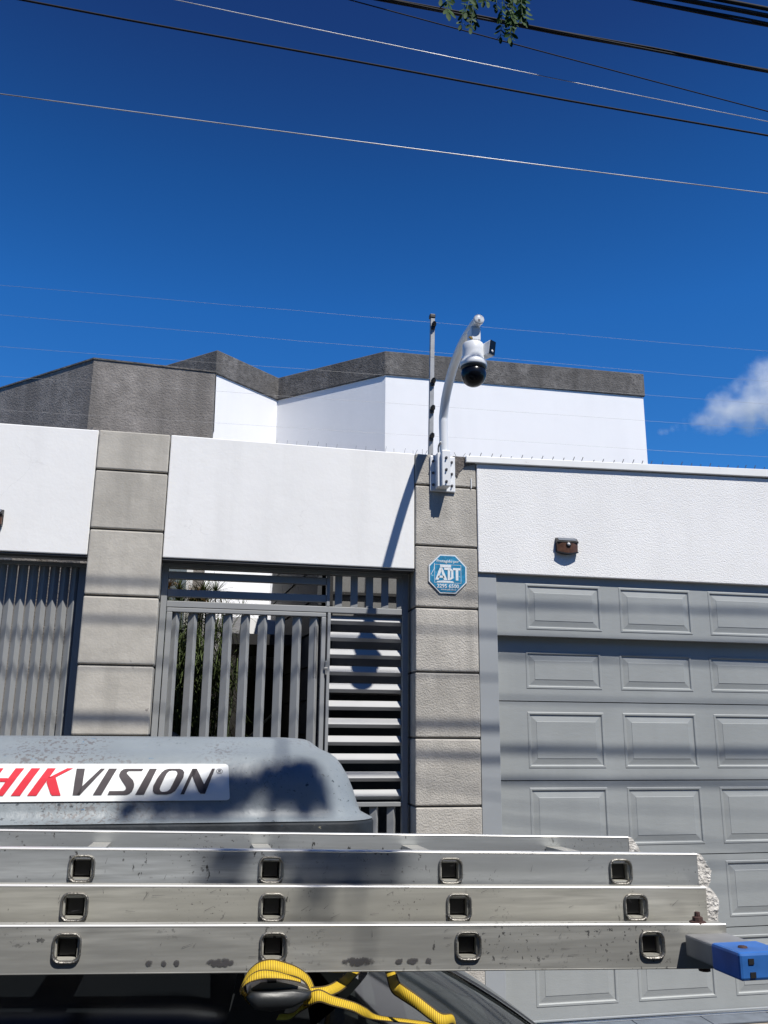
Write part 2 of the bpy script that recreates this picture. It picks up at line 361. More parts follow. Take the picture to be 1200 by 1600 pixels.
w3 = thing('boundary_wall', 'rough white rendered wall with metal capping above the garage door', 'wall', (4, 5.3, .97))
build('wall_body', slab(1.682, 7.5, 5.193, 5.43, .976, 1.70, .973, 1.82), 'rough_white', w3, bevel=.004)
g = slab(1.604, 7.5, 5.171, 5.50, 1.702, 1.745, 1.836, 1.910)
build('capping', g, 'flashing', w3, bevel=.003)

JOINT = [1.518, 1.133, .736, .337, -.057, -.451, -.848, -1.245, -1.66]
def pillar(x0, x1, ztop, first, label, m):
    t = thing('gate_pillar', label, 'pillar', ((x0+x1)/2, 5.3, G0), 'block pillars of the front wall')
    g = Mesh(); g.box(x0+.008, x1-.008, 5.213, 5.47, G0, ztop-.01); build('core', g, 'mortar', t)
    zs = [ztop, first]+JOINT[1:]
    for i in range(len(zs)-1):
        g = Mesh(); j = random.uniform(-.002, .002)
        g.box(x0+random.uniform(0, .004), x1-random.uniform(0, .004), 5.20+j, 5.475, zs[i+1]+.0055, zs[i]-(.0055 if i else 0))
        build('block', g, m, t, bevel=.008)
    return t
pl = pillar(-.717, -.291, 1.750, 1.500, 'smooth taupe block pillar between the bar gate and the louvred gate', 'block')
pr = pillar(1.265, 1.680, 1.745, 1.534, 'pebbled taupe block pillar carrying the camera mast and blue sign', 'block_rough')
g = Mesh(); poly = [(1.52, 1.743), (1.672, 1.743), (1.672, 1.70), (1.60, 1.678), (1.565, 1.64), (1.55, 1.60), (1.535, 1.62)]
g.prism(poly, .006, lambda u, v, w: (u, 5.199-w, v)); build('cement_patch', g, 'cement_patch', pr)
g = Mesh(); g.box(1.640, 1.645, 5.193, 5.199, 1.53, 1.60); build('paint_drip', g, 'white_metal', pr)

# ------------------------------------------------------------------ gates
def slat(cx, cy, z0, z1, phi=28, w=.044, t=.040):
    """square tube turned about its long axis; (cx,cy) is the ridge that points to the street"""
    c, s = math.cos(R(phi)), math.sin(R(phi))
    e1 = Vector((-c, s, 0))*w; e2 = Vector((s, c, 0))*t      # wide face to the left, narrow to the right
    a = Vector((cx, cy, 0)); q = [a, a+e2, a+e1+e2, a+e1]
    g = Mesh(); g.add([p+Vector((0, 0, z0)) for p in q]+[p+Vector((0, 0, z1)) for p in q], [(3, 2, 1, 0), (4, 5, 6, 7)]+[(i, (i+1) % 4, 4+(i+1) % 4, 4+i) for i in range(4)])
    return g
# left bar gate
lg = thing('bar_gate', 'grey gate of close upright bars at the edge, under the plain white wall', 'gate', (-1.6, 5.37, -1.66))
b0 = build('bar', slat(-.853, 5.358, -1.60, .924, 40, .044, .036), 'gate', lg, bevel=.002, segs=1)
for i in range(1, 34): copy_part(b0, dx=-.0597*i)
copy_part(b0, dx=.0597)
g = Mesh(); g.box(-2.9, -.735, 5.355, 5.405, .9245, .9495); build('top_rail', g, 'gate', lg, bevel=.003)
g = Mesh(); g.box(-2.9, -.735, 5.355, 5.405, -1.66, -1.60); build('bottom_rail', g, 'gate', lg, bevel=.003)
g = Mesh(); g.box(-.775, -.733, 5.362, 5.402, -1.599, .924); build('stile', g, 'gate', lg, bevel=.003)
g = Mesh(); g.box(-3.6, -.719, 5.220, 5.299, .964, .9715); build('soffit_strip', g, 'dark_soffit', lg)  # thin dark strip along the underside of the wall
g = Mesh(); g.box(-3.6, -.719, 5.30, 5.345, .962, .9715); build('lintel_bar', g, 'gate', lg, bevel=.003)

# fixed frame with transom and louvres
ff = thing('gate_frame', 'fixed grey gate surround with slatted transom and sunlit louvre panel', 'gate', (.5, 5.35, G0))
F = 5.33
def bar(name, x0, x1, z0, z1, y0=F, y1=F+.05, m='gate', p=ff, bv=.003):
    g = Mesh(); g.box(x0, x1, y0, y1, z0, z1); return build(name, g, m, p, bevel=bv)
g = Mesh(); g.box(-.288, 1.262, 5.218, 5.326, .966, .9765); build('soffit_strip', g, 'dark_soffit', ff)  # dark strip covers the white underside of the wall here
bar('post', -.288, -.252, G0, .965, F+.001, F+.05)
bar('post', 1.215, 1.250, G0, .965, F+.001, F+.05)
bar('post', .734, .753, G0, .699)
bar('post', .7235, .744, .739, .9395)
bar('head_bar', -.251, 1.214, .940, .965)
bar('transom_rail', -.251, 1.214, .7005, .738, F+.002, F+.05)
tb = bar('transom_bar', -.251, .723, .875, .920, F+.006, F+.046)
copy_part(tb, dz=-.110)
v0 = build('upright_bar', slat(.822, F+.005, .739, .9395, 10, .046, .04), 'gate', ff, bevel=.002, segs=1)
for i in range(1, 5): copy_part(v0, dx=.1*i)
# louvre: rotated tube, bright face up and forward
def louvre(z):
    a = R(50); w, t = .050, .034
    u = Vector((0, math.cos(a), math.sin(a)))*w; v = Vector((0, math.sin(a), -math.cos(a)))*t
    p = Vector((0, F+.016, z)); q = [p, p+v, p+u+v, p+u]
    g = Mesh(); g.add([Vector((.754, c.y, c.z)) for c in q]+[Vector((1.214, c.y, c.z)) for c in q], [(3, 2, 1, 0), (4, 5, 6, 7)]+[(i, (i+1) % 4, 4+(i+1) % 4, 4+i) for i in range(4)])
    return g
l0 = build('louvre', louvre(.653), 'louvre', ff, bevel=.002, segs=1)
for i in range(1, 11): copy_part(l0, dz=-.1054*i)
bar('panel_rail', .754, 1.214, -.4596, -.434, F+.002, F+.04, 'gate')
s0 = build('lower_bar', slat(1.165, F+.012, -1.5, -.4605), 'gate', ff, bevel=.002, segs=1)
for i in range(1, 4): copy_part(s0, dx=-.107*i)
bar('bottom_rail', .754, 1.214, -1.56, -1.501, F+.002, F+.04, 'gate')
# pedestrian door leaf
gd = thing('gate_door', 'grey pedestrian gate leaf of spaced angled upright bars', 'gate', (.24, 5.35, -1.62))
g = Mesh(); g.box(-.247, .723, F, F+.04, .672, .697); build('top_rail', g, 'gate', gd, bevel=.003)
g = Mesh(); g.box(-.247, -.214, F, F+.04, -1.62, .671); build('stile', g, 'gate', gd, bevel=.003)
g = Mesh(); g.box(.696, .723, F, F+.04, -1.62, .671); build('stile', g, 'gate', gd, bevel=.003)
g = Mesh(); g.box(-.213, .695, F, F+.04, -1.62, -1.57); build('bottom_rail', g, 'gate', gd, bevel=.003)
d0 = build('bar', slat(-.187, F+.010, -1.57, .671, 36, .050, .031), 'gate', gd, bevel=.002, segs=1)
for i in range(1, 9): copy_part(d0, dx=.1063*i)
g = Mesh(); g.box(.7235, .7335, F-.012, F+.02, .315, .40); g.box(.717, .740, F-.014, F-.001, .345, .36)
lk = build('latch', g, 'alu_dark', gd, bevel=.002)
g = Mesh(); g.box(.655, .672, F+.012, F+.03, .30, .615); build('latch_plate', g, 'mid_grey', gd)

# ------------------------------------------------------------------ garage door
gr = thing('garage_door', 'grey sectional garage door with raised rectangular panels', 'garage door', (4, 5.32, -1.675))
g = Mesh(); g.box(1.6825, 1.806, 5.212, 5.42, G0, .974); build('jamb', g, 'garage_flat', gr, bevel=.003)
def raised_panel(x0, x1, z0, z1, y):
    """moulded panel: recessed groove round a bevelled field"""
    g = Mesh()
    def ring(d, yy): return [(x0+d, yy, z0+d), (x1-d, yy, z0+d), (x1-d, yy, z1-d), (x0+d, yy, z1-d)]
    rings = [ring(0, y), ring(.004, y-.003), ring(.014, y-.003), ring(.020, y+.0045), ring(.026, y+.0045), ring(.058, y-.001), ring(.060, y-.003)]
    vs = [p for r_ in rings for p in r_]; fs = []
    for i in range(len(rings)-1):
        for k in range(4): fs.append((i*4+k, i*4+(k+1) % 4, (i+1)*4+(k+1) % 4, (i+1)*4+k))
    fs.append(tuple((len(rings)-1)*4+k for k in range(4)))
    g.add(vs, fs); return g
def section(name, x0, x1, z0, z1, y, depth, pz0, pz1, xs, dent=False):
    """a door section as a sheet with openings that the raised panels fill exactly"""
    g = Mesh(); xsr = [x0]+[v for a, b in xs for v in (a, b)]+[x1]
    for i in range(0, len(xsr), 2): g.box(xsr[i], xsr[i+1], y, y+depth, z0, z1)
    for a, b in xs:
        g.box(a, b, y, y+depth, z0, pz0); g.box(a, b, y, y+depth, pz1, z1)
        g.box(a, b, y+depth-.006, y+depth, pz0, pz1)
    bm_o = build(name, g, 'garage', gr)
    first = None
    for a, b in xs:
        if first is None: first = build('raised_panel', raised_panel(a, b, pz0, pz1, y), 'garage', bm_o)
        else:
            c = first.copy(); C.objects.link(c); c.parent = bm_o; c.location = (a-xs[0][0], 0, 0)
    return bm_o
XH = [(2.006+.6535*i, 2.006+.6535*i+.522) for i in range(7)]
section('header', 1.807, 6.7, .581, .974, 5.226, .045, .622, .920, XH)
zz = [(.176, .640, .252, .49), (-.307, .170, -.236, .108), (-.757, -.313, -.70, -.352), (-1.190, -.763, -1.135, -.802), (-1.664, -1.196, -1.583, -1.24)]
XD = [(2.016+.6545*i, 2.016+.6545*i+.522) for i in range(7)]
for i, (a, b, c, d) in enumerate(zz):
    sc_ = section('section', 1.8075, 6.7, a, b, 5.2975, .04, c, d, XD); sc_.rotation_euler.z = .006       # the door leans in towards its far end
g = Mesh(); g.box(1.8075, 6.7, 5.305, 5.335, -1.667, .58); build('backing_sheet', g, 'rubber', gr).rotation_euler.z = .006
g = Mesh(); g.box(1.81, 6.7, 5.285, 5.355, -1.679, -1.6665); build('bottom_seal', g, 'flashing', gr, bevel=.003)
g = Mesh(); g.box(1.81, 6.7, 5.275, 5.2835, -1.660, -1.648); build('bottom_trim', g, 'garage_flat', gr, bevel=.003)

# ------------------------------------------------------------------ things on the wall
def wall_lamp(x, z, label, y=5.193):
    t = thing('wall_lamp', label, 'lamp', (x+.075, y, z), 'solar lamps on the white walls')
    k = 1.0; W_ = .150
    def P(u, v, w): return (x+u, y-w*.48, z+v)
    g = Mesh(); g.box(x, x+W_, y-.0067, y, z+.004, z+.098); build('back_plate', g, 'lamp_body', t, bevel=.006)
    # wedge: bowed front
    n = 8; prof = [(i/n, .045+.022*math.sin(math.pi*i/n)) for i in range(n+1)]
    g = Mesh(); bot = [P(.004+u*(W_-.008), .008-.012*math.sin(math.pi*u), .0145+w*.9) for u, w in prof]; top = [P(.004+u*(W_-.008), .062, .0145+w*1.05) for u, w in prof]
    bk0 = [P(.004+u*(W_-.008), .008, .0142) for u, w in prof]; bk1 = [P(.004+u*(W_-.008), .062, .0142) for u, w in prof]
    vs = bot+top+bk0+bk1; m_ = n+1; fs = [(i, i+1, m_+i+1, m_+i) for i in range(n)]
    g.add(vs, fs+[(2*m_+i, 2*m_+i+1, i+1, i) for i in range(n)]+[(0, m_, 3*m_, 2*m_), (n, 2*m_+n, 3*m_+n, m_+n)]); build('diffuser', g, 'lamp_amber', t)
    g = Mesh(); g.add([P(.004, .03, .055), P(.004, .062, .058), P(.018, .062, .066), P(.012, .03, .062)], [(0, 1, 2, 3)]); 
    g = Mesh(); lo = [P(.001+u*(W_-.002), .0-.013*math.sin(math.pi*u), .0148) for u, w in prof]; lf = [P(.001+u*(W_-.002), .0-.013*math.sin(math.pi*u), .021+w) for u, w in prof]
    lo2 = [(a, b, c+.008) for a, b, c in lo]; lf2 = [(a, b, c+.008) for a, b, c in lf]
    g.add(lo+lf+lo2+lf2, [(i, m_+i, m_+i+1, i+1) for i in range(n)]+[(2*m_+i, 2*m_+i+1, 3*m_+i+1, 3*m_+i) for i in range(n)]+[(m_+i, 3*m_+i, 3*m_+i+1, m_+i+1) for i in range(n)]+[(0, 2*m_, 3*m_, m_), (n, m_+n, 3*m_+n, 2*m_+n)])
    build('bottom_rim', g, 'lamp_body', t)
    g = Mesh(); g.add([P(0, .062, .0142), P(W_, .062, .0142), P(W_, .062, .078), P(0, .062, .078), P(0, .100, .0142), P(W_, .100, .0142), P(W_, .071, .080), P(0, .071, .080)],
                      [(0, 1, 2, 3), (4, 7, 6, 5), (0, 3, 7, 4), (1, 5, 6, 2), (3, 2, 6, 7), (0, 4, 5, 1)]); build('top_hood', g, 'lamp_body', t, bevel=.002)
    g = Mesh(); g.add([P(.012, .0985, .022), P(W_-.012, .0985, .022), P(W_-.012, .0765, .074), P(.012, .0765, .074)], [(0, 3, 2, 1)])
    g.v = [v+Vector((0, -.0012, .0022)) for v in g.v]; build('solar_panel', g, 'solar', t)
    g = Mesh(); g.lathe([(.0, .012), (.006, .011), (.0105, .006), (.012, 0)], P(W_*.52, .052, .078), 16, Matrix.Rotation(R(90), 3, 'X')); build('sensor', g, 'sensor', t)
    g = Mesh(); g.lathe([(.012, .006), (.017, .006), (.017, -.004)], P(W_*.52, .052, .078), 16, Matrix.Rotation(R(90), 3, 'X')); build('sensor_ring', g, 'lamp_body', t)
    return t
wall_lamp(2.212, 1.128, 'small brown solar lamp mounted on the rough white wall above the garage')
wall_lamp(-1.352, 1.118, 'solar lamp on the plain white wall, cut by the picture edge', 5.212)

# alarm sign
sg = thing('alarm_sign', 'faded blue octagonal alarm sign with white lettering on the pillar', 'sign', (1.476, 5.198, .95))
def octo(r): return [(r*math.cos(R(22.5+45*k))/math.cos(R(22.5)), r*math.sin(R(22.5+45*k))/math.cos(R(22.5))) for k in range(8)]
SX, SZ, SY = 1.476, .953, 5.1985
g = Mesh(); g.prism(octo(.1265), .005, lambda u, v, w: (SX+u, SY-w, SZ+v)); build('backing', g, 'sign_edge', sg)
g = Mesh(); g.prism(octo(.1245), .0012, lambda u, v, w: (SX+u, SY-.0052-w, SZ+v)); build('border', g, 'sign_white', sg)
g = Mesh(); g.prism(octo(.1165), .0012, lambda u, v, w: (SX+u, SY-.0066-w, SZ+v)); build('face', g, 'sign_blue', sg)
YF = SY-.0080
def sign_text(txt, size, dx, dz, bold=.0):
    me = text_mesh(txt, size, bold)
    rotm = Matrix.Rotation(R(90), 4, 'X'); me.transform(rotm)
    me.transform(Matrix.Translation(Vector((SX+dx, YF-.0006, SZ+dz+EYE))-wloc(sg)))
    link('lettering', me, 'sign_white', sg)
sign_text('Protegido por', .026, 0.0, .082, .0004)
sign_text('2295 6500', .034, .0, -.079, .0008)
sign_text('www.adt.co.cr', .017, .004, -.0995, .0003)
def poly_part(name, polys, material, parent, fn, d=.0008):
    g = Mesh()
    for p in polys: g.prism(p, d, fn)
    return build(name, g, material, parent)
# big letters: white blocks that interlock, built from the strokes of A, D, T
fnS = lambda u, v, w: (SX+u, YF-.0002-w, SZ+v)
A_ = [[(-.083, -.040), (-.062, -.040), (-.036, .040), (-.040, .040), (-.052, .040)], [(-.036, .040), (-.004, -.040), (-.026, -.040), (-.044, .022)], [(-.066, -.026), (-.022, -.026), (-.028, -.012), (-.060, -.012)]]
D_ = [[(-.024, .040), (-.024, .026), (.008, .026), (.016, .040)], [(.0, .026), (-.001, -.040), (.014, -.040), (.016, .026)], [(.016, .040), (.008, .026), (.022, .018), (.036, .024)], [(.022, .018), (.022, -.020), (.037, -.026), (.036, .024)], [(.022, -.020), (.012, -.026), (.014, -.040), (.037, -.026)]]
T_ = [[(.034, .040), (.034, .026), (.084, .026), (.084, .040)], [(.052, .026), (.052, -.040), (.069, -.040), (.069, .026)]]
poly_part('lettering', A_+D_+T_, 'sign_white', sg, fnS)
poly_part('top_bar', [[(-.050, .042), (.022, .042), (.022, .058), (-.050, .058)]], 'sign_white', sg, fnS)
fr = [(-.088, -.058, -.086, .060), (.086, -.058, .088, .060), (-.0859, .058, .0859, .060), (-.0859, -.058, .0859, -.056)]
poly_part('line_frame', [[(a, b), (c, b), (c, d), (a, d)] for a, b, c, d in fr], 'sign_white', sg, lambda u, v, w: (SX+u, YF-.0001-w, SZ+v), .0005)
poly_part('worn_strip', [[(-.074, -.055), (.040, -.055), (.034, -.046), (-.03, -.043), (-.070, -.048)]], 'sign_white', sg, fnS)
poly_part('scratch', [[(-.113, -.008), (-.110, -.009), (-.088, .03), (-.086, .066), (-.089, .066), (-.091, .031)]], 'sign_white', sg, fnS)

# ------------------------------------------------------------------ camera mast and dome camera
cm = thing('camera_mast', 'white bent tube mast bolted to the pillar top, holding the dome camera', 'mast', (1.437, 5.19, 1.49))
g = Mesh(); g.box(1.362, 1.532, 5.184, 5.198, 1.492, 1.735); build('base_plate', g, 'white_metal', cm, bevel=.006)
g = Mesh(); g.box(1.418, 1.474, 5.092, 5.1835, 1.508, 1.745); build('clamp_box', g, 'white_metal', cm, bevel=.003)
g = Mesh(); g.box(1.395, 1.4175, 5.12, 5.1835, 1.508, 1.735); build('clamp_flange', g, 'white_metal', cm, bevel=.002)
def bolt(x, y, z):
    g = Mesh(); g.lathe([(0, .016), (.005, .016), (.0055, .003), (.0095, .003), (.0095, 0)], (x, y, z), 8, Matrix.Rotation(R(90), 3, 'X'), False); return g
bl = None
for i, (x, y) in enumerate(((1.382, 5.184), (1.445, 5.092), (1.507, 5.184))):
    for z in (1.535, 1.615, 1.695):
        if bl is None: bl = build('bolt', bolt(x, y, z), 'screw', cm); b_o = (x, y, z)
        else: copy_part(bl, x-b_o[0], y-b_o[1], z-b_o[2])
mast = [(1.445, 5.13, 1.52), (1.440, 5.13, 1.80), (1.437, 5.127, 1.94), (1.437, 5.118, 1.995), (1.437, 5.06, 2.095), (1.437, 4.95, 2.19), (1.437, 4.82, 2.255), (1.437, 4.68, 2.295), (1.437, 4.52, 2.307), (1.437, 4.345, 2.300)]
g = Mesh(); g.tube(bez(mast, 6), .029, 20); build('tube', g, 'white_metal', cm)
ax = Matrix.Rotation(R(90), 3, 'X')
g = Mesh(); g.lathe([(0, .006), (.027, .006), (.031, .002), (.031, -.02), (.029, -.02)], (1.437, 4.342, 2.300), 24, ax); build('end_cap', g, 'cam_white', cm)
g = Mesh(); g.box(1.430, 1.442, 4.3345, 4.3359, 2.285, 2.299); build('label_mark', g, 'screw', cm)
g = Mesh(); g.tube(bez([(1.409, 5.09, 1.80), (1.406, 5.14, 1.78), (1.41, 5.15, 1.71), (1.407, 5.13, 1.66)], 5), .005, 6); build('cable', g, 'post', cm)

pc = thing('dome_camera', 'white speed dome camera with black globe hanging from the bent mast', 'security camera', (1.43, 4.42, 2.27))
XC, YC = 1.427, 4.42
g = Mesh(); g.box(XC-.026, XC+.030, YC-.045, YC+.045, 2.185, 2.272); build('hanger', g, 'cam_white', pc, bevel=.006)
g = Mesh(); g.lathe([(.030, 2.19), (.034, 2.188), (.036, 2.178), (.036, 2.168), (0, 2.168)], (XC+.006, YC, 0), 24); build('collar', g, 'cam_white', pc)
g = Mesh(); g.tube([(XC-.034, YC-.03, 2.205), (XC-.026, YC-.048, 2.19)], .007, 8); build('connector', g, 'brass', pc)
g = Mesh(); g.lathe([(0, 2.180), (.048, 2.180), (.0575, 2.177), (.0615, 2.170), (.0625, 2.13), (.0635, 2.090), (.066, 2.076), (.075, 2.064), (.0785, 2.054), (.0792, 2.038), (.076, 2.031), (.070, 2.031)], (XC-.004, YC, 0), 40)
build('housing', g, 'cam_white', pc)
g = Mesh(); pr_ = [(.0765, 2.0315), (.0755, 2.022), (.069, 2.014)]
g.lathe(pr_, (XC-.004, YC, 0), 40); build('dome_ring', g, 'black_plastic', pc)
g = Mesh(); g.lathe([(.0665, 2.022)]+[(.0725*math.cos(R(a)), 1.9855+.0725*math.sin(R(a))) for a in range(27, -91, -9)], (XC-.004, YC, 0), 36); build('dome', g, 'dome', pc)
# side camera box
ang = R(-56); ca, sa = math.cos(ang), math.sin(ang)
def SCM(x, y, z):     # local: x forward, y across
    return (XC+.052+x*ca-y*sa*-1*0+(-y)*sa*-1, YC-.004+x*sa+y*ca, z)
def SB(x, y, z): return (XC+.054+x*ca-y*sa, YC-.002+x*sa+y*ca, z)
g = Mesh(); g.add([SB(0, -.026, 2.092), SB(.062, -.026, 2.096), SB(.062, .026, 2.096), SB(0, .026, 2.092), SB(0, -.026, 2.166), SB(.075, -.026, 2.180), SB(.075, .026, 2.180), SB(0, .026, 2.166)],
                  [(0, 3, 2, 1), (4, 5, 6, 7), (0, 1, 5, 4), (2, 3, 7, 6), (0, 4, 7, 3), (1, 2, 6, 5)]); sb = build('side_camera', g, 'cam_white', pc, bevel=.005)
g = Mesh(); g.add([SB(.0635, -.0245, 2.098), SB(.0635, .0245, 2.098), SB(.0757, .0245, 2.1785), SB(.0757, -.0245, 2.1785), SB(.0665, -.0245, 2.098), SB(.0665, .0245, 2.098), SB(.0785, .0245, 2.1785), SB(.0785, -.0245, 2.1785)],
                  [(0, 3, 2, 1), (4, 5, 6, 7), (0, 1, 5, 4), (2, 3, 7, 6), (0, 4, 7, 3), (1, 2, 6, 5)]); build('lens_window', g, 'dome', sb)
g = Mesh(); g.lathe([(0, .002), (.008, .002), (.009, 0)], SB(.069, 0, 2.118), 12, Matrix.Rotation(ang, 3, 'Z') @ Matrix.Rotation(R(90), 3, 'Y')); build('lens', g, 'sensor', sb)

# electric fence
fp = thing('fence_post', 'thin grey electric fence post with black insulators behind the mast', 'fence post', (1.415, 5.35, 1.73))
g = Mesh()
g.add([(1.392+dx, 5.335+dy, 1.73) for dx, dy in ((0, 0), (.03, 0), (.03, .03), (0, .03))]+[(1.412+dx, 5.335+dy, 2.80) for dx, dy in ((0, 0), (.03, 0), (.03, .03), (0, .03))], [(3, 2, 1, 0), (4, 5, 6, 7), (0, 1, 5, 4), (1, 2, 6, 5), (2, 3, 7, 6), (3, 0, 4, 7)])
build('post', g, 'post', fp, bevel=.002)
g = Mesh(); g.box(1.405, 1.446, 5.33, 5.37, 2.80, 2.83); build('cap', g, 'insulator', fp, bevel=.006)
ins = None
def insul(z):
    g = Mesh(); prof = [(.006, -.030), (.013, -.024), (.009, -.019), (.016, -.012), (.010, -.007), (.018, 0), (.010, .006), (.016, .011), (.009, .017), (.013, .022), (.006, .028)]
    g.lathe(prof, (1.430, 5.322, z), 10, Matrix.Rotation(R(70), 3, 'X')); g.box(1.412, 1.440, 5.322, 5.337, z-.03, z-.008); return g
for i, z in enumerate((2.742, 2.318, 2.118, 1.918)):
    if ins is None: ins = build('insulator', insul(z), 'insulator', fp)
    else: copy_part(ins, dx=-.006*i, dz=z-2.742)
for i, (z0, z1) in enumerate(((2.716, 2.802), (2.507, 2.553), (2.296, 2.372), (2.098, 2.172), (1.880, 1.955))):
    k0 = z0+(z1-z0)*(-9/4.9); k1 = z0+(z1-z0)*(11/4.9)
    pts = []
    for j in range(41):
        x = -9+j*.5; zl = z0+(z1-z0)*(x+.75)/4.75
        pts.append((x, 5.318, zl+random.uniform(-.0025, .0025)))
    g = Mesh(); g.tube(pts, .00065, 5); o = build('fence_wire', g, 'fence_wire', base=(0, 5.318, z0))
    tag(o, ['topmost thin electric fence wire, above the post cap line', 'second electric fence wire from the top', 'middle electric fence wire of the five', 'fourth electric fence wire from the top', 'lowest electric fence wire, just above the white wall'][i], 'wire', 'wires of the electric fence')

# anti climb spikes
ss = thing('spike_strip', 'row of forked wire spikes along the capped rough white wall', 'wall spikes', (2.7, 5.30, 1.75))
def fork(x, z, s=1):
    g = Mesh(); h = .058*s
    g.tube([(x-.016*s, 5.30, z-.012), (x+.010*s, 5.285, z+h)], .0028, 4); g.tube([(x+.020*s, 5.305, z-.012), (x-.004*s, 5.31, z+h*.62)], .0028, 4); return g
for i in range(36):
    x = 1.66+i*.0745; z = 1.745+(x-1.6)*.0280
    build('spike', fork(x+random.uniform(-.008, .008), z, random.uniform(.8, 1.15)), 'spike', ss)
s2 = thing('spike_strip', 'row of tiny single wire spikes on the smooth white wall', 'wall spikes', (.7, 5.25, 1.75))
for i in range(18):
    x = .30+i*.064
    if random.random() < .15: continue
    g = Mesh(); h = random.uniform(.02, .05); g.tube([(x, 5.24, 1.735), (x+random.uniform(-.004, .014), 5.236, 1.752+h*.8)], .0011, 4)
    build('spike', g, 'spike', s2)
for x, l in ((1.28, .03), (1.345, .035), (1.60, .05), (1.575, -.04)):
    g = Mesh(); g.tube(bez([(x, 5.28, 1.738), (x+l*.25, 5.275, 1.77), (x+l*.6, 5.27, 1.795)], 4), .0016, 4); build('spike', g, 'spike', s2)

# ------------------------------------------------------------------ house behind
def wall_seg(g, a, b, z0, z1, th=.22):
    a = Vector((a[0], a[1], 0)); b = Vector((b[0], b[1], 0)); d = (b-a).normalized(); n = Vector((-d.y, d.x, 0))   # away from the street
    if n.y < 0: n = -n
    p = [a, b, b+n*th, a+n*th]
    g.add([q+Vector((0, 0, z0)) for q in p]+[q+Vector((0, 0, z1)) for q in p], [(3, 2, 1, 0), (4, 5, 6, 7)]+[(i, (i+1) % 4, 4+(i+1) % 4, 4+i) for i in range(4)])
HP = [(-1.9, 10.4), (-.066, 8.644), (.634, 9.254), (1.687, 8.274), (4.655, 8.229), (4.70, 13.0), (-1.9, 13.0)]
hs_ = thing('white_house', 'white house with zigzag front and dark roughcast parapet behind the wall', 'house', (1.5, 9, -1.69))
def poly_block(poly, z0, z1):
    g = Mesh(); n = len(poly)
    g.add([(x, y, z0) for x, y in poly]+[(x, y, z1) for x, y in poly], [tuple(range(n))[::-1], tuple(range(n, 2*n))]+[(i, (i+1) % n, n+(i+1) % n, n+i) for i in range(n)]); return g
def offset(poly, d):
    c = Vector((1.5, 10.5)); out = []
    n = len(poly)
    for i in range(n):
        p0, p1, p2 = (Vector(poly[(i+k) % n]) for k in (-1, 0, 1))
        e1 = (p1-p0).normalized(); e2 = (p2-p1).normalized(); n1 = Vector((e1.y, -e1.x)); n2 = Vector((e2.y, -e2.x))
        b = (n1+n2); b = b/max(.3, b.length_squared/2)*1.0
        out.append(p1+b*d)
    return [(q.x, q.y) for q in out]
build('wall', poly_block(offset(HP, -.018), -1.69, 3.628), 'house_white', hs_)
build('parapet', poly_block(HP, 3.628, 3.90), 'parapet', hs_, bevel=.01)
# grey roughcast wing
GB = [(-2.9, 8.79), (-1.067, 7.053), (-.059, 7.113), (-.059, 9.6), (-2.9, 9.6)]
gb = thing('house_wing', 'weathered grey roughcast wing with a corner towards the street', 'house', (-1, 7.5, -1.69))
build('wall', poly_block(GB, -1.69, 2.99), 'grey_block', gb)
build('roof_edge', poly_block(offset(GB, .008), 2.991, 3.005), 'parapet', gb)
# windows of the wing seen through the gates
def window(x0, x1, z0, z1, p, y):
    f = build('window', Mesh().box(x0, x1, y-.03, y+.0, z0, z1), 'frame_white', p)
    build('pane', Mesh().box(x0+.045, x1-.05, y-.036, y-.0305, z0+.04, z1-.05), 'pane', f)
window(-.42, -.14, .3, 1.62, gb, 7.06)
window(-.78, -.52, .3, 1.62, gb, 7.05)
# low parapet in front of the wing
LP = [(-1.75, 7.0), (-.93, 6.42), (-.20, 6.62), (-.20, 7.03), (-1.05, 7.00), (-1.75, 7.6)]
lp = thing('low_parapet', 'low dark grey parapet with a shallow peak just above the first pillar', 'parapet', (-.9, 6.7, -1.69))
g = Mesh()
for a, b, za, zb in (((-1.25, 6.66), (-.93, 6.42), 2.055, 2.178), ((-.93, 6.42), (-.56, 6.50), 2.178, 2.085)):
    A = Vector((a[0], a[1], 0)); B = Vector((b[0], b[1], 0)); n = Vector((0, .3, 0)); 
    g.add([A+Vector((0, 0, -1.69)), B+Vector((0, 0, -1.69)), B+n+Vector((0, 0, -1.69)), A+n+Vector((0, 0, -1.69)), A+Vector((0, 0, za)), B+Vector((0, 0, zb)), B+n+Vector((0, 0, zb)), A+n+Vector((0, 0, za))],
          [(3, 2, 1, 0), (4, 5, 6, 7), (0, 1, 5, 4), (1, 2, 6, 5), (2, 3, 7, 6), (3, 0, 4, 7)])
build('wall', g, 'grey_block', lp)
for x0, x1 in ((-1.42, -1.25), (-.555, -.44)):
    g = Mesh(); g.box(x0, x1, 6.50, 6.72, -1.69, 2.10); build('pier', g, 'grey_block', lp, bevel=.015)
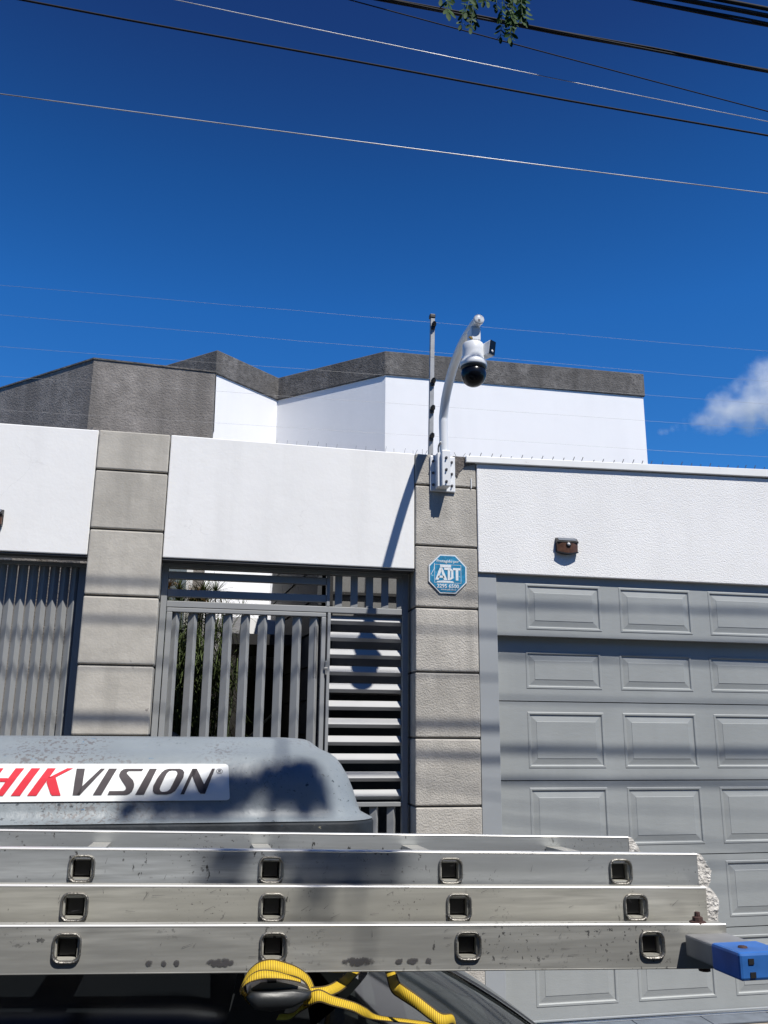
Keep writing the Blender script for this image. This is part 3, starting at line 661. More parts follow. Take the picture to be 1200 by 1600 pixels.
# low white annex and yard pieces behind the gate
an = thing('garden_annex', 'low white annex with grey capping seen through the gate', 'annex', (.5, 8.2, -1.69))
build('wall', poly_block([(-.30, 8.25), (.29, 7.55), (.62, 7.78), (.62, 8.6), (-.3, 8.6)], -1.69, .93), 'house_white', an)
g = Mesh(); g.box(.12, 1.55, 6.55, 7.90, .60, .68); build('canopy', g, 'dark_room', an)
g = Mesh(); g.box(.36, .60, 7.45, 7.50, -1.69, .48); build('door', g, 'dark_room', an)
g = Mesh(); g.tube([(.22, 7.3, -.25), (.62, 7.3, .16)], .012, 6); build('handrail', g, 'rail', an)
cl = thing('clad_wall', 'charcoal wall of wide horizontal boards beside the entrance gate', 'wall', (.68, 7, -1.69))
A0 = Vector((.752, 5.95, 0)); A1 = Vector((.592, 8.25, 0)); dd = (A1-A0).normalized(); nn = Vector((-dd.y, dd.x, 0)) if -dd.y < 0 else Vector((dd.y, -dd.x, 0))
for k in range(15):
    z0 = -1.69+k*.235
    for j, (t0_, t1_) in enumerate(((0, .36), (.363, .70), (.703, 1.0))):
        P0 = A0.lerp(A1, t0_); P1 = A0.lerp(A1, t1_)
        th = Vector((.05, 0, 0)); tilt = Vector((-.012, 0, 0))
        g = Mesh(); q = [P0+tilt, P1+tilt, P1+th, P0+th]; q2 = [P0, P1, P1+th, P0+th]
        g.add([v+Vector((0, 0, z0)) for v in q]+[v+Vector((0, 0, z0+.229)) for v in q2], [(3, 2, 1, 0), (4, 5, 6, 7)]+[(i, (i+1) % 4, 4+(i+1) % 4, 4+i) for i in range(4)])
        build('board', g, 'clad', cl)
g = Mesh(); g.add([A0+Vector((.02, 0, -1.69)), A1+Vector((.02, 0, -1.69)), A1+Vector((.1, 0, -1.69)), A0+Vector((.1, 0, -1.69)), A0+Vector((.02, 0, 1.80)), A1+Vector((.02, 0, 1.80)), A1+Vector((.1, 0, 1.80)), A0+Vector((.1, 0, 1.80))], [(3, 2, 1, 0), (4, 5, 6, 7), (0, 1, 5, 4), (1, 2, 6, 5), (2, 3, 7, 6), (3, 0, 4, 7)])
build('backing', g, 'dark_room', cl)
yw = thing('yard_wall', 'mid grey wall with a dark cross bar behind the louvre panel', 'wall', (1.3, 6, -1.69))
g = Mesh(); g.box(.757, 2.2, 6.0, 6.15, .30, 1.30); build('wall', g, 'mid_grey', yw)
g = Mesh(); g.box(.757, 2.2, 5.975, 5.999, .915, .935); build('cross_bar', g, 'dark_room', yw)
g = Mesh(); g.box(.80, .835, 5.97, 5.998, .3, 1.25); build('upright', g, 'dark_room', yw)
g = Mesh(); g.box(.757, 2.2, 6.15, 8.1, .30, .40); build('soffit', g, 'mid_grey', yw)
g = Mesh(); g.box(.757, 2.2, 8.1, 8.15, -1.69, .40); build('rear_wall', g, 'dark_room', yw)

# papyrus
pp = thing('papyrus_plant', 'tall papyrus clump with green and dry brown tufts behind the gate', 'plant', (-.08, 6.6, -1.69))
st = Mesh(); green = Mesh(); dry = Mesh()
def blade(g, p, d, L, w):
    d = d.normalized(); s = d.cross(Vector((0, 0, 1)))
    s = s.normalized() if s.length > .01 else Vector((1, 0, 0))
    q1 = p+d*L*.55+Vector((0, 0, -.02)); q2 = p+d*L+Vector((0, 0, -.35*L))
    g.add([p-s*w*.5, p+s*w*.5, q1+s*w*.5, q1-s*w*.5, q2], [(0, 1, 2, 3), (3, 2, 4)])
for i in range(46):
    x = random.gauss(-.08, .16); y = random.gauss(6.65, .18); h = random.uniform(.2, 1.06)
    top = Vector((x+random.gauss(0, .10), y+random.gauss(0, .1), h)); 
    st.tube([(x*.6-.03, 6.65+(y-6.65)*.4, -1.69), ((x*.85+top.x)/2-.01, (y+top.y)/2, -.3), top], [.010, .008, .005], 5)
    tgt = dry if (h > .80 and random.random() < .55) else green
    for k in range(95):
        a = random.uniform(0, 2*math.pi); e = random.gauss(.45, .45)
        blade(tgt, top, Vector((math.cos(a)*math.cos(e), math.sin(a)*math.cos(e), math.sin(e))), random.uniform(.12, .27), .0045)
for i in range(6500):
    x = random.gauss(-.15, .155); y = random.gauss(6.65, .22); z = random.uniform(-.9, .72)
    a = random.uniform(0, 6.28); blade(green, Vector((x, y, z)), Vector((math.cos(a)*.5, math.sin(a)*.5, random.uniform(-1, .4))), random.uniform(.15, .35), .0065)
build('stems', st, 'stem', pp)['kind'] = 'stuff'; build('tufts', green, 'papyrus', pp)['kind'] = 'stuff'; build('dry_tufts', dry, 'papyrus_dry', pp, 'dry brown tufts')['kind'] = 'stuff'
def rock(x, y, z, s, seed):
    rnd = random.Random(seed); bm = bmesh.new(); bmesh.ops.create_icosphere(bm, subdivisions=2, radius=1)
    for v in bm.verts: v.co *= 1+rnd.uniform(-.14, .14)
    g = Mesh(); bm.verts.index_update(); g.add([(x+v.co.x*s*.8, y+v.co.y*s*.7, z+v.co.z*s) for v in bm.verts], [[w.index for w in f.verts] for f in bm.faces], True); bm.free(); return g
o = build('garden_stone', rock(-.24, 6.2, -.62, .62, 3), 'stone', base=(-.24, 6.2, -1.2)); tag(o, 'pale rough stone at the foot of the papyrus behind the gate', 'stone')

# ------------------------------------------------------------------ houses added across the street to block low sky (seen only in reflections)
def far_house(x0, x1, y, h, m_, label, n):
    t = thing('sky_block_house', label, 'house', ((x0+x1)/2, y-3, -1.83), 'houses added across the street to block low sky')
    g = Mesh(); g.box(x0, x1, y-7, y, -1.83, h); build('wall', g, m_, t)
    g = Mesh(); g.prism([(y+.5, h), (y-7.5, h), (y-3.5, h+1.5)], x1-x0+.6, lambda u, v, w: (x0-.3+w, u, v)); build('roof', g, 'roof_tile', t)
    for zf in (-.9, 1.7):
        for i in range(n):
            xw = x0+(x1-x0)*(i+.5)/n
            f = build('window', Mesh().box(xw-.65, xw+.65, y-.05, y+.06, zf, zf+1.4), 'frame_white', t)
            build('pane', Mesh().box(xw-.58, xw-.03, y+.061, y+.07, zf+.07, zf+1.33), 'pane', f); build('pane', Mesh().box(xw+.03, xw+.58, y+.061, y+.07, zf+.07, zf+1.33), 'pane', f)
far_house(-22, -8.5, -8.5, 4.3, 'mid_grey', 'grey two storey house added out of view across the street', 4)
far_house(-8, 3.6, -9.0, 4.6, 'brick_wall', 'brown two storey house added out of view across the street, opposite the gate', 3)
far_house(4.2, 17, -8.6, 4.0, 'block', 'taupe two storey house added out of view across the street, opposite the garage', 4)

# trees added on the far side of the road (seen only in reflections; they close off the low sky)
def sky_block_tree(x, y, label, proto=[]):
    t = thing('street_tree', label, 'tree', (x, y, -1.83), 'trees added on the far side of the road to block sky')
    if not proto:
        rn = random.Random(7); g = Mesh(); g.tube([(x, y, -1.83), (x+.1, y, .5), (x-.1, y+.1, 2.6), (x+.2, y, 4.6)], [.2, .17, .13, .05], 8)
        for a in range(5): g.tube([(x, y, 1.6+.3*a), (x+math.cos(a*1.3)*1.0, y+math.sin(a*1.3)*.9, 3.0+.4*a), (x+math.cos(a*1.3)*1.9, y+math.sin(a*1.3)*1.4, 3.8+.5*a)], [.07, .05, .02], 5)
        tk = build('trunk', g, 'bark', t); g = Mesh()
        cl_ = [(Vector((x+max(-1.4, min(1.4, rn.gauss(0, 1.1))), max(y-1.6, min(y+1.2, y+rn.gauss(0, .8))), rn.uniform(1.2, 5.2))), rn.uniform(.7, 1.2)) for k in range(26)]
        for k in range(3600):
            c_, r_ = rn.choice(cl_); d_ = Vector((rn.gauss(0, 1), rn.gauss(0, 1), rn.gauss(0, 1))).normalized(); p = c_+d_*r_*rn.random()**.4
            a_ = Vector((rn.gauss(0, 1), rn.gauss(0, 1), rn.gauss(0, 1))).normalized()*.17; b_ = a_.cross(d_).normalized()*.10 if a_.cross(d_).length > .01 else Vector((.1, 0, 0))
            g.add([p-a_, p+b_, p+a_, p-b_], [(0, 1, 2, 3)])
        cw = build('crown', g, 'leaf_dark', t); cw['kind'] = 'stuff'; proto += [tk, cw]
    else:
        for q in proto: c_ = q.copy(); C.objects.link(c_); c_.parent = t
    return t
for i, x in enumerate((-10.5, -7.0, -3.4, .2, 3.9, 7.4, 11)):
    t_ = sky_block_tree(x, -6.0-(i % 2)*.4, ('dense green tree added out of view across the road, opposite the ' + ('bar gate, farthest along', 'house wing', 'bar gate', 'louvred gate', 'garage door', 'garage wall end', 'far driveway')[i])); t_.rotation_euler.z = (i % 3)*.5

# ------------------------------------------------------------------ car
car = thing('parked_car', 'dark car parked along the kerb under the ladder, only its roof and glass showing', 'car', (-.6, 2.05, -1.83))
# body shell: cross sections along X
def sect(x, hw, zb, zt, rr, n=8, yc=2.06):
    pts = []
    for cxs, a0 in ((hw-rr, 0), (-(hw-rr), 90)):
        for k in range(n+1):
            a = R(a0+90*k/n); pts.append((x, yc+cxs+rr*math.cos(a), zt-rr+rr*math.sin(a)))
    pts += [(x, yc-hw, zb), (x, yc+hw, zb)]; return pts
def loft(secs):
    g = Mesh(); n = len(secs[0]); vs = [p for s in secs for p in s]; fs = []
    for i in range(len(secs)-1):
        for k in range(n): fs.append((i*n+k, i*n+(k+1) % n, (i+1)*n+(k+1) % n, (i+1)*n+k))
    g.add(vs, fs, True); g.add(secs[0], [tuple(range(n))[::-1]]); g.add(secs[-1], [tuple(range(n))]); return g
body = loft([sect(-2.75, .70, -1.45, -1.05, .12), sect(-2.65, .80, -1.62, -.95, .14), sect(-2.0, .83, -1.64, -.90, .12), sect(-.5, .83, -1.64, -.92, .12), sect(.75, .83, -1.64, -.94, .12), sect(1.4, .80, -1.64, -1.0, .16), sect(1.72, .72, -1.60, -1.12, .2), sect(1.85, .60, -1.5, -1.25, .1)])
build('body', body, 'car', car)
cab = loft([sect(-2.55, .66, -.95, -.80, .08), sect(-2.35, .645, -.95, -.60, .12), sect(-2.0, .64, -.95, -.45, .13), sect(-1.2, .64, -.95, -.415, .13), sect(-.3, .64, -.95, -.418, .13), sect(.0, .635, -.95, -.425, .13), sect(.10, .63, -.95, -.44, .13)])
build('roof', cab, 'car', car)
# windscreen bulging forward at the middle, running down to the bonnet
def ws(u, v):      # u across (0 near side .. 1 far), v down
    y = 1.44+u*1.22; b = 1-((y-2.05)/.66)**2*.62
    x = .02+.375*b+v*(.70-.12*(1-b)); z = -.425-.02*(1-b)-v*.50+.05*math.sin(math.pi*v)*1.1
    return Vector((x, y, z))
build('windscreen', Mesh().grid(lambda a, b: ws(a*.40, b), 18, 16), 'glass', car)
build('dark_strip', Mesh().grid(lambda a, b: ws(.40+a*.025, b)+Vector((.004, 0, .004)), 2, 16), 'rubber', car)  # narrow black line down the screen beside the panel
build('pillar_panel', Mesh().grid(lambda a, b: ws(.425+a*.575, b), 18, 16), 'car_pillar', car)
def side(yy): 
    g = Mesh(); g.add([(.12, yy, -.46), (.80, yy+(.09 if yy > 2 else -.09), -.93), (-2.5, yy+(.09 if yy > 2 else -.09), -.93), (-2.1, yy, -.50)], [(0, 1, 2, 3)]); return g
build('side_glass', side(1.428), 'glass', car); build('side_glass', side(2.692), 'glass', car)
wh = None
for x, y in ((1.2, 1.32), (-1.85, 1.32), (1.2, 2.80), (-1.85, 2.80)):
    ax_ = Matrix.Rotation(R(90), 3, 'X')
    w_ = build('wheel', Mesh().lathe([(.20, -.10), (.29, -.105), (.315, -.08), (.318, .08), (.29, .105), (.20, .10), (.20, -.10)], (x, y, -1.512), 28, ax_), 'rubber', car)
    build('rim', Mesh().lathe([(0, -.07), (.05, -.09), (.19, -.06), (.205, -.1), (.205, .1), (.19, .06), (0, .07)], (x, y, -1.512), 20, ax_), 'wheel', w_)
for y in (1.52, 2.6):
    build('headlight', Mesh().box(1.66, 1.80, y-.13, y+.13, -1.27, -1.17), 'sensor', car, bevel=.03)
    build('tail_light', Mesh().box(-2.77, -2.66, y-.12, y+.12, -1.2, -1.08), 'lamp_red', car, bevel=.03)
build('mirror', Mesh().box(.35, .48, 1.07, 1.24, -.98, -.86), 'car', car, bevel=.04)
build('number_plate', Mesh().box(1.855, 1.865, 1.85, 2.27, -1.45, -1.34), 'sticker', car)

# roof bars
def roof_bar(xc, dz, label):
    t = thing('roof_bar', label, 'roof bar', (xc, 2.0, -.42), 'roof bars across the car')
    zc = -.3445+dz
    # teardrop section, blunt to the rear, pointed to the front
    prof = [(-.041, -.004), (-.037, .006), (-.025, .0125), (-.006, .0135), (.018, .008), (.040, .0005), (.0405, -.006), (.016, -.0165), (-.010, -.0195), (-.030, -.0165)]
    n = len(prof)
    pr3 = lambda y, s=1: [(xc+u*s, y, zc+v*s) for u, v in prof]
    g = Mesh(); a = pr3(1.275); b = pr3(2.78)
    g.add(a+b, [tuple(range(n)), tuple(range(n, 2*n))[::-1]]+[(i, n+i, n+(i+1) % n, (i+1) % n) for i in range(n)], False); build('bar', g, 'bar_alu', t)
    for ye, s in ((1.275, -1), (2.78, 1)):
        r0 = pr3(ye+.0*s, 1.06); r1 = pr3(ye+.010*s, 1.06); r2_ = pr3(ye+.017*s, .9)
        g = Mesh(); vs = r0+r1+r2_
        # the cap covers the lower three quarters; its top is cut back so that the slot shows
        vs = [(x_, y_, min(z_, zc+.004+.000*s)) for x_, y_, z_ in vs]
        g.add(vs, [(j*n+i, j*n+(i+1) % n, (j+1)*n+(i+1) % n, (j+1)*n+i) for j in range(2) for i in range(n)]+[tuple(range(2*n, 3*n)), tuple(range(n))], True); build('end_cap', g, 'black_plastic', t)
    g = Mesh(); g.box(xc-.016, xc-.004, 1.272, 2.783, zc+.0120, zc+.0142); build('slot', g, 'rubber', t)
    for y in (1.47, 2.6):
        g = loft([[(xc+u*.05, y-.045, zc-.012-h*.075) for u, h in ((-.8, 0), (-1.1, 1), (1.1, 1), (.8, 0))], [(xc+u*.05, y+.045, zc-.012-h*.075) for u, h in ((-.8, 0), (-1.1, 1), (1.1, 1), (.8, 0))]])
        build('foot', g, 'black_plastic', t, bevel=.008)
    return t
roof_bar(.122, 0, 'aluminium roof bar with black end cap, yellow strap wound round it')
roof_bar(-1.05, .018, 'aluminium roof bar farther back on the car roof, under the ladder')

# ------------------------------------------------------------------ ladder
ld = thing('extension_ladder', 'scratched aluminium extension ladder of three stacked sections lying on the roof bars', 'ladder', (-.2, 1.5, -.33))
YS, ZS = -.065, -.0175
RX = [-.163+.2795*k for k in range(-4, 4)]
XL = -1.42
def LF(y0, z0, sgn):      # local frame: along x, depth, height above rail bottom
    def f(x, d, h): return Vector((x, y0+YS*x+sgn*d, z0+ZS*x+h))
    return f
def rail(y0, zb, h, xr, sgn, holes, material, label=None, hz=None):
    f = LF(y0, zb, sgn); g = Mesh(); t = .0022; fl = .024; hw = .0152
    hz = h*.5 if hz is None else hz
    g.box(XL, xr, 0, fl, 0, t, f); g.box(XL, xr, 0, fl, h-t, h, f)                # flanges
    if holes:
        g.box(XL, xr, 0, t, t, hz-hw, f); g.box(XL, xr, 0, t, hz+hw, h-t, f)
        xs = [XL]+[v for x in RX if x < xr for v in (x-hw, x+hw)]+[xr]
        for i in range(0, len(xs), 2): g.box(xs[i], xs[i+1], 0, t, hz-hw, hz+hw, f)
    else: g.box(XL, xr, 0, t, t, h-t, f)
    ro = build('rail', g, material, ld, label)
    e = Mesh(); e.tube([f(XL, .0012, h-.0006), f(xr, .0012, h-.0006)], .0019, 8); build('top_glint_bead', e, 'alu_glint', ro)  # bright bead draws the sunlit line along the top of the rail
    e = Mesh(); e.tube([f(XL, .0012, .0008), f(xr, .0012, .0008)], .0015, 8); build('bottom_bead', e, material, ro)
    return ro, f
def rr_ring(hw, r, n=4):
    out = []
    for cx_, cz_, a0 in ((hw-r, hw-r, 0), (-(hw-r), hw-r, 90), (-(hw-r), -(hw-r), 180), (hw-r, -(hw-r), 270)):
        for k in range(n+1):
            a = R(a0+90*k/n); out.append((cx_+r*math.cos(a), cz_+r*math.sin(a)))
    return out
def collar(f, x, hz):
    g = Mesh(); n = 0; rows = []
    for hw, r, d in ((.0172, .0098, .0005), (.0174, .0098, -.0022), (.0166, .0092, -.0042), (.0158, .0090, -.0044), (.0148, .0084, -.0028), (.0140, .0078, .0005), (.0137, .0075, .008)):
        rows.append([f(x+u, d, hz+v*1.0) for u, v in rr_ring(hw*1.12, r*1.12)])
    n = len(rows[0]); vs = [p for r_ in rows for p in r_]
    g.add(vs, [(i*n+k, i*n+(k+1) % n, (i+1)*n+(k+1) % n, (i+1)*n+k) for i in range(len(rows)-1) for k in range(n)], True); return g
def plug(f, x, h, y_d=.022):
    rnd = random.Random(int(x*1000)); g = Mesh(); n = 7; edge = [(x+.003+.019*math.sin(math.pi*(.12+.80*i/n))+rnd.uniform(-.003, .003), h*i/n*.99) for i in range(n+1)]
    poly = [(x+.0005, .001)]+[(a, max(.001, b)) for a, b in edge]+[(x+.0005, h*.985)]
    g.prism(poly, y_d, lambda u, v, w: f(u, .001+w, v)); return g
secs = [(1.330, -.3305, .0605, .795, 1.752, .033), (1.375, -.2845, .0585, .793, 1.726, .0305), (1.420, -.2395, .0572, .808, 1.700, .0300)]
for i, (y0, zb, h, xr, yf, hz) in enumerate(secs):
    m_ = ('alu_dirty', 'alu', 'alu_cool')[i]
    rl, f = rail(y0, zb, h, xr, 1, True, m_, ['grimy near rail of the bottom section with dark smudges', None, None][i], hz)
    c0 = None
    for x in RX:
        if x > xr: continue
        c_ = build('collar', collar(f, x, hz), 'alu_edge', rl)
    far, ff_ = rail(yf, zb-.006, h, xr+(.02 if i == 2 else 0), 1, False, m_, None, hz)
    for x in RX:       # hollow rungs from rail to rail
        if x > xr: continue
        g = Mesh(); hw = .0152; L_ = yf-y0-.0025
        fA = f
        for (a, b, c, d) in ((-hw, hw, -hw, -hw+.0018), (-hw, hw, hw-.0038, hw-.002), (-hw, -hw+.0018, -hw+.0018, hw-.0038), (hw-.0018, hw, -hw+.0018, hw-.0038)):
            def fr_(u, w, v): p = f(u, w, v); p.z -= .010*w/L_; return p
            g.box(x+a, x+b, .0025, L_, hz+c, hz+d, fr_)
        ru = build('rung', g, 'alu', ld); g = Mesh(); g.box(x-.0105, x+.0105, .011, .0112, hz-.0105, hz+.0105, fr_); g.box(x-.0106, x+.0106, .0115, .06, hz-.0106, hz-.0102, fr_); build('bore', g, 'rubber', ru)  # black sheet inside stands in for the shade of the hollow rung
    if i > 0: build('end_plug', plug(f, xr, h), 'plaster', rl)
    if i == 2: build('end_plug', plug(lambda u, d, v: ff_(u, d-.002, v), xr+.02, h, .02), 'plaster', far)
# smudges of old adhesive on the bottom rail
f0 = LF(1.330, -.3305, 1)
rnd = random.Random(5)
def residue_mat():
    M = bpy.data.materials.new('glue residue'); M.use_nodes = True; t = M.node_tree; N = t.nodes; L = t.links; b = N['Principled BSDF']
    b.inputs['Base Color'].default_value = (.06, .058, .062, 1); b.inputs['Roughness'].default_value = .8
    tc = N.new('ShaderNodeTexCoord'); g_ = N.new('ShaderNodeNewGeometry')
    nz = N.new('ShaderNodeTexNoise'); nz.inputs['Scale'].default_value = 150; nz.inputs['Detail'].default_value = 4; L.new(g_.outputs['Position'], nz.inputs['Vector'])
    sp_ = N.new('ShaderNodeSeparateXYZ'); L.new(tc.outputs['Generated'], sp_.inputs[0])
    def fall(o):
        m1 = N.new('ShaderNodeMath'); m1.operation = 'MULTIPLY_ADD'; L.new(o, m1.inputs[0]); m1.inputs[1].default_value = 2; m1.inputs[2].default_value = -1
        m2 = N.new('ShaderNodeMath'); m2.operation = 'MULTIPLY'; L.new(m1.outputs[0], m2.inputs[0]); L.new(m1.outputs[0], m2.inputs[1])
        m3 = N.new('ShaderNodeMath'); m3.operation = 'SUBTRACT'; m3.inputs[0].default_value = 1; L.new(m2.outputs[0], m3.inputs[1]); return m3.outputs[0]
    a = N.new('ShaderNodeMath'); a.operation = 'MULTIPLY'; L.new(fall(sp_.outputs['X']), a.inputs[0]); L.new(fall(sp_.outputs['Z']), a.inputs[1])
    c = N.new('ShaderNodeMath'); c.operation = 'MULTIPLY'; L.new(a.outputs[0], c.inputs[0]); L.new(nz.outputs['Fac'], c.inputs[1])
    mr = N.new('ShaderNodeMapRange'); mr.inputs['From Min'].default_value = .26; mr.inputs['From Max'].default_value = .36; mr.inputs['To Max'].default_value = .85; L.new(c.outputs[0], mr.inputs['Value'])
    L.new(mr.outputs[0], b.inputs['Alpha']); return M
MT['residue'] = residue_mat()
def smudge(xa, xb, zc, n, smax):
    g = Mesh(); h = .0075 if n > 25*4 else .0055
    g.grid(lambda a, b: f0(xa-.003+(xb-xa+.006)*a, -.0011, zc-h+2*h*b), 1, 1); return g
bl_rail = [o for o in ld.children if o.name.startswith('rail')][0]
for xa, xb, n, s_ in ((.020, .072, 34, .0045), (.206, .268, 46, .0048), (.290, .300, 10, .003), (.306, .324, 10, .002), (.334, .342, 7, .0028), (-.056, -.048, 6, .003), (-.018, -.013, 4, .0035), (-.036, -.030, 4, .0018), (.128, .134, 5, .0025)):
    build('smudge', smudge(xa, xb, .0135, n*4, s_), 'residue', bl_rail)
# hairline scratches on the rails
scr = Mesh()
for y0, zb, h in ((1.330, -.3305, .0605), (1.375, -.2845, .0585), (1.420, -.2395, .0572)):
    fs_ = LF(y0, zb, 1)
    for k in range(26):
        x = rnd.uniform(-.3, .76); z = rnd.uniform(.014, h-.006); a_ = rnd.choice((rnd.gauss(0, .15), rnd.gauss(1.3, .25), rnd.gauss(.6, .3))); l_ = rnd.uniform(.003, .018); w_ = .00028
        dx, dz = math.cos(a_)*l_, math.sin(a_)*l_*.6; nx, nz = -math.sin(a_)*w_, math.cos(a_)*w_
        q = [(x-nx, z-nz), (x+dx-nx*.3, min(h-.003, z+dz)-nz*.3), (x+dx+nx*.3, min(h-.003, z+dz)+nz*.3), (x+nx, z+nz)]
        scr.add([fs_(u, -.0011-.00001*k, v) for u, v in q], [(0, 1, 2, 3)])
build('scratches', scr, 'smudge', ld)['kind'] = 'stuff'
# bolt and stabiliser bar at the foot
g = Mesh(); p = f0(.757, .012, .0606); g.lathe([(.013, 0), (.012, .002), (.008, .0025), (.0075, .008), (.0045, .009), (.004, .015), (0, .015)], p, 10, None, False); build('foot_bolt', g, 'rust', ld)
g = Mesh(); p = f0(.762, .012, -.006); g.lathe([(0, 0), (.009, 0), (.009, .0055)], p, 8, None, False); build('foot_bolt', g, 'rust', ld)
sx0, sx1 = .722, .790
def SBm(x, y, z): k = (1.20-y); return (x-k*.03, y, z+k*.04)
g = Mesh(); g.box(sx0, sx1, 1.2005, 1.277, -.3215, -.2915, SBm); build('stabiliser_tube', g, 'alu_dark', ld, bevel=.003)
def blue_tip():
    g = Mesh(); g.box(sx0-.0025, sx1+.0025, 1.128, 1.200, -.3240, -.2890, SBm); return g
bt = build('stabiliser_cap', blue_tip(), 'blue', ld, 'worn blue plastic cap', bevel=.004)
for dx, dz in ((.014, .024), (.0155, .0075)):
    g = Mesh(); q = SBm(sx0+dx, 1.128, -.3240+dz); g.box(q[0]-.004, q[0]+.004, 1.1268, 1.1279, q[2]-.0035, q[2]+.0035); build('slot', g, 'rubber', bt)
g = Mesh(); q = SBm(sx0+.022, 1.158, -.2890); g.lathe([(.007, -.001), (.006, .002), (0, .0025)], q, 8); build('rivet', g, 'rust', bt)

# ------------------------------------------------------------------ roof box
rb = thing('roof_box', 'chipped grey roof box lying hull up behind the ladder, with lettered sticker', 'roof box', (-.6, 2.2, -.33))
XE0 = -1.75
PR = [(-.325, .360, 1.775, .08), (-.1805, .360, 1.775, .08)]
PB = [(-.1795, .358, 1.778, .08), (-.177, .346, 1.788, .09), (-.172, .340, 1.797, .10), (-.155, .335, 1.803, .11), (-.125, .326, 1.811, .11), (-.100, .316, 1.820, .11), (-.078, .304, 1.833, .11), (-.064, .293, 1.848, .10), (-.056, .283, 1.860, .10), (-.051, .272, 1.874, .09), (-.047, .262, 1.886, .08), (-.043, .256, 1.897, .08), (-.031, .240, 1.918, .07), (-.0265, .230, 1.930, .07), (-.0248, .20, 1.96, .07)]
def ring_(z, xr, yf, rad, n=8):
    xl = XE0-(xr-.25); yb = 4.20-yf; out = []
    for cx_, cy_, a0 in ((xr-rad, yf+rad, -90), (xr-rad, yb-rad, 0), (xl+rad, yb-rad, 90), (xl+rad, yf+rad, 180)):
        for k in range(n+1):
            a = R(a0+90*k/n); out.append((cx_+rad*math.cos(a), cy_+rad*math.sin(a), z))
    # extra points along the front so that the paint relief has something to sit on
    return out
def rings(P):
    rows = [ring_(*p) for p in P]; n = len(rows[0]); g = Mesh()
    g.add([q for r_ in rows for q in r_], [(i*n+k, i*n+(k+1) % n, (i+1)*n+(k+1) % n, (i+1)*n+k) for i in range(len(rows)-1) for k in range(n)], True)
    g.add(rows[-1], [tuple(range(n))]); g.add(rows[0], [tuple(range(n))[::-1]]); return g
# finer profile
def fine(P, k=3):
    out = []
    for i in range(len(P)-1):
        for j in range(k):
            t = j/k; out.append(tuple(a+(b-a)*t for a, b in zip(P[i], P[i+1])))
    out.append(P[-1]); return out
build('rim', rings(PR), 'pod_base', rb, bevel=.006)
build('shell', rings(PB), 'pod', rb)
def face_y(z):
    for i in range(len(PB)-1):
        a, b = PB[i], PB[i+1]
        if a[0] <= z <= b[0]: return a[2]+(b[2]-a[2])*(z-a[0])/(b[0]-a[0])
    return PB[0][2]
def SP(px_, py_, off):      # print coordinates (a 1200 wide drawing of the sticker) to the sloping side
    x = .0012123*px_+.0001*py_-.4908; z = -.00122*py_+1.3835-.00000*px_
    return Vector((x, face_y(z)-off, z))
# the sticker plate: rounded right corners, follows the side
def sticker():
    g = Mesh(); y0, y1, x0, x1, r_ = 1194.0, 1249.5, -95.0, 353.5, 5.0
    rows = []; n = 37
    for j in range(n+1):
        y = y0+(y1-y0)*j/n; d = min(y-y0, y1-y); cut = r_-math.sqrt(max(0, r_*r_-(r_-d)**2)) if d < r_ else 0
        rows.append((x0+cut, x1-cut, y))
    vs = []
    for a, b, y in rows: vs += [SP(a, y, .0028), SP(b, y, .0028)]
    g.add(vs, [(2*i, 2*i+1, 2*i+3, 2*i+2) for i in range(n)], True)
    return g
stk = build('sticker', sticker(), 'sticker', rb, 'white sticker with red and dark lettering')
def Q(z, k, ox):          # zoomed drawing coordinates -> print coordinates
    return [(ox+u/k, 1185+v/k) for u, v in z]
def glyph(polys, material):
    """polys: list of quads/strips in print coordinates, cut in rows so they follow the side"""
    g = Mesh()
    for p in polys:
        bm = bmesh.new(); vs = [bm.verts.new((x, y, 0)) for x, y in p]; bm.faces.new(vs)
        for yy in range(1200, 1243, 3):
            bmesh.ops.bisect_plane(bm, geom=bm.verts[:]+bm.edges[:]+bm.faces[:], plane_co=(0, yy, 0), plane_no=(0, 1, 0))
        bm.verts.index_update()
        g.add([SP(v.co.x, v.co.y, .0040) for v in bm.verts], [[w.index for w in f_.verts] for f_ in bm.faces]); bm.free()
    return build('letter', g, material, stk)
k1, o1 = 1200/180, 0
k2, o2 = 1200/210, 150
T1, B1 = 102, 370
glyph([Q([(137, T1), (224, T1), (60, 345), (40, B1), (-30, B1)], k1, o1), Q([(-60, 198), (75, 198), (55, 234), (-80, 234)], k1, o1), Q([(-20, T1), (18, T1), (-150, B1), (-240, B1), (-150, 240)], k1, o1)], 'red')
glyph([Q([(295, T1), (384, T1), (208, B1), (118, B1)], k1, o1)], 'red')
glyph([Q([(456, T1), (541, T1), (370, B1), (278, B1)], k1, o1), Q([(655, T1), (718, T1), (548, 192), (470, 198)], k1, o1), Q([(478, 185), (548, 192), (610, B1), (525, B1), (508, 352), (460, 240)], k1, o1)], 'red')
glyph([Q([(752, 106), (838, 106), (822, 280), (800, B1-3), (730, B1-3)], k1, o1), Q([(1000, 106), (1045, 106), (800, B1-3), (770, B1-3), (822, 280)], k1, o1)], 'dark_print')
glyph([Q([(1085, 106), (1170, 106), (1018, B1-3), (933, B1-3)], k1, o1)], 'dark_print')
T2, B2 = 92, 314
glyph([Q([(225, T2), (382, T2), (368, 112), (250, 112)], k2, o2), Q([(225, T2), (250, 112), (236, 122), (234, 134), (168, 160), (166, 140), (178, 114), (200, 97)], k2, o2),
       Q([(168, 160), (234, 134), (290, 190), (302, 222), (300, 250), (230, 262), (228, 245)], k2, o2), Q([(230, 262), (300, 250), (285, 285), (262, 305), (235, B2), (206, 282), (222, 276)], k2, o2), Q([(84, 282), (206, 282), (235, B2), (70, B2)], k2, o2)], 'dark_print')
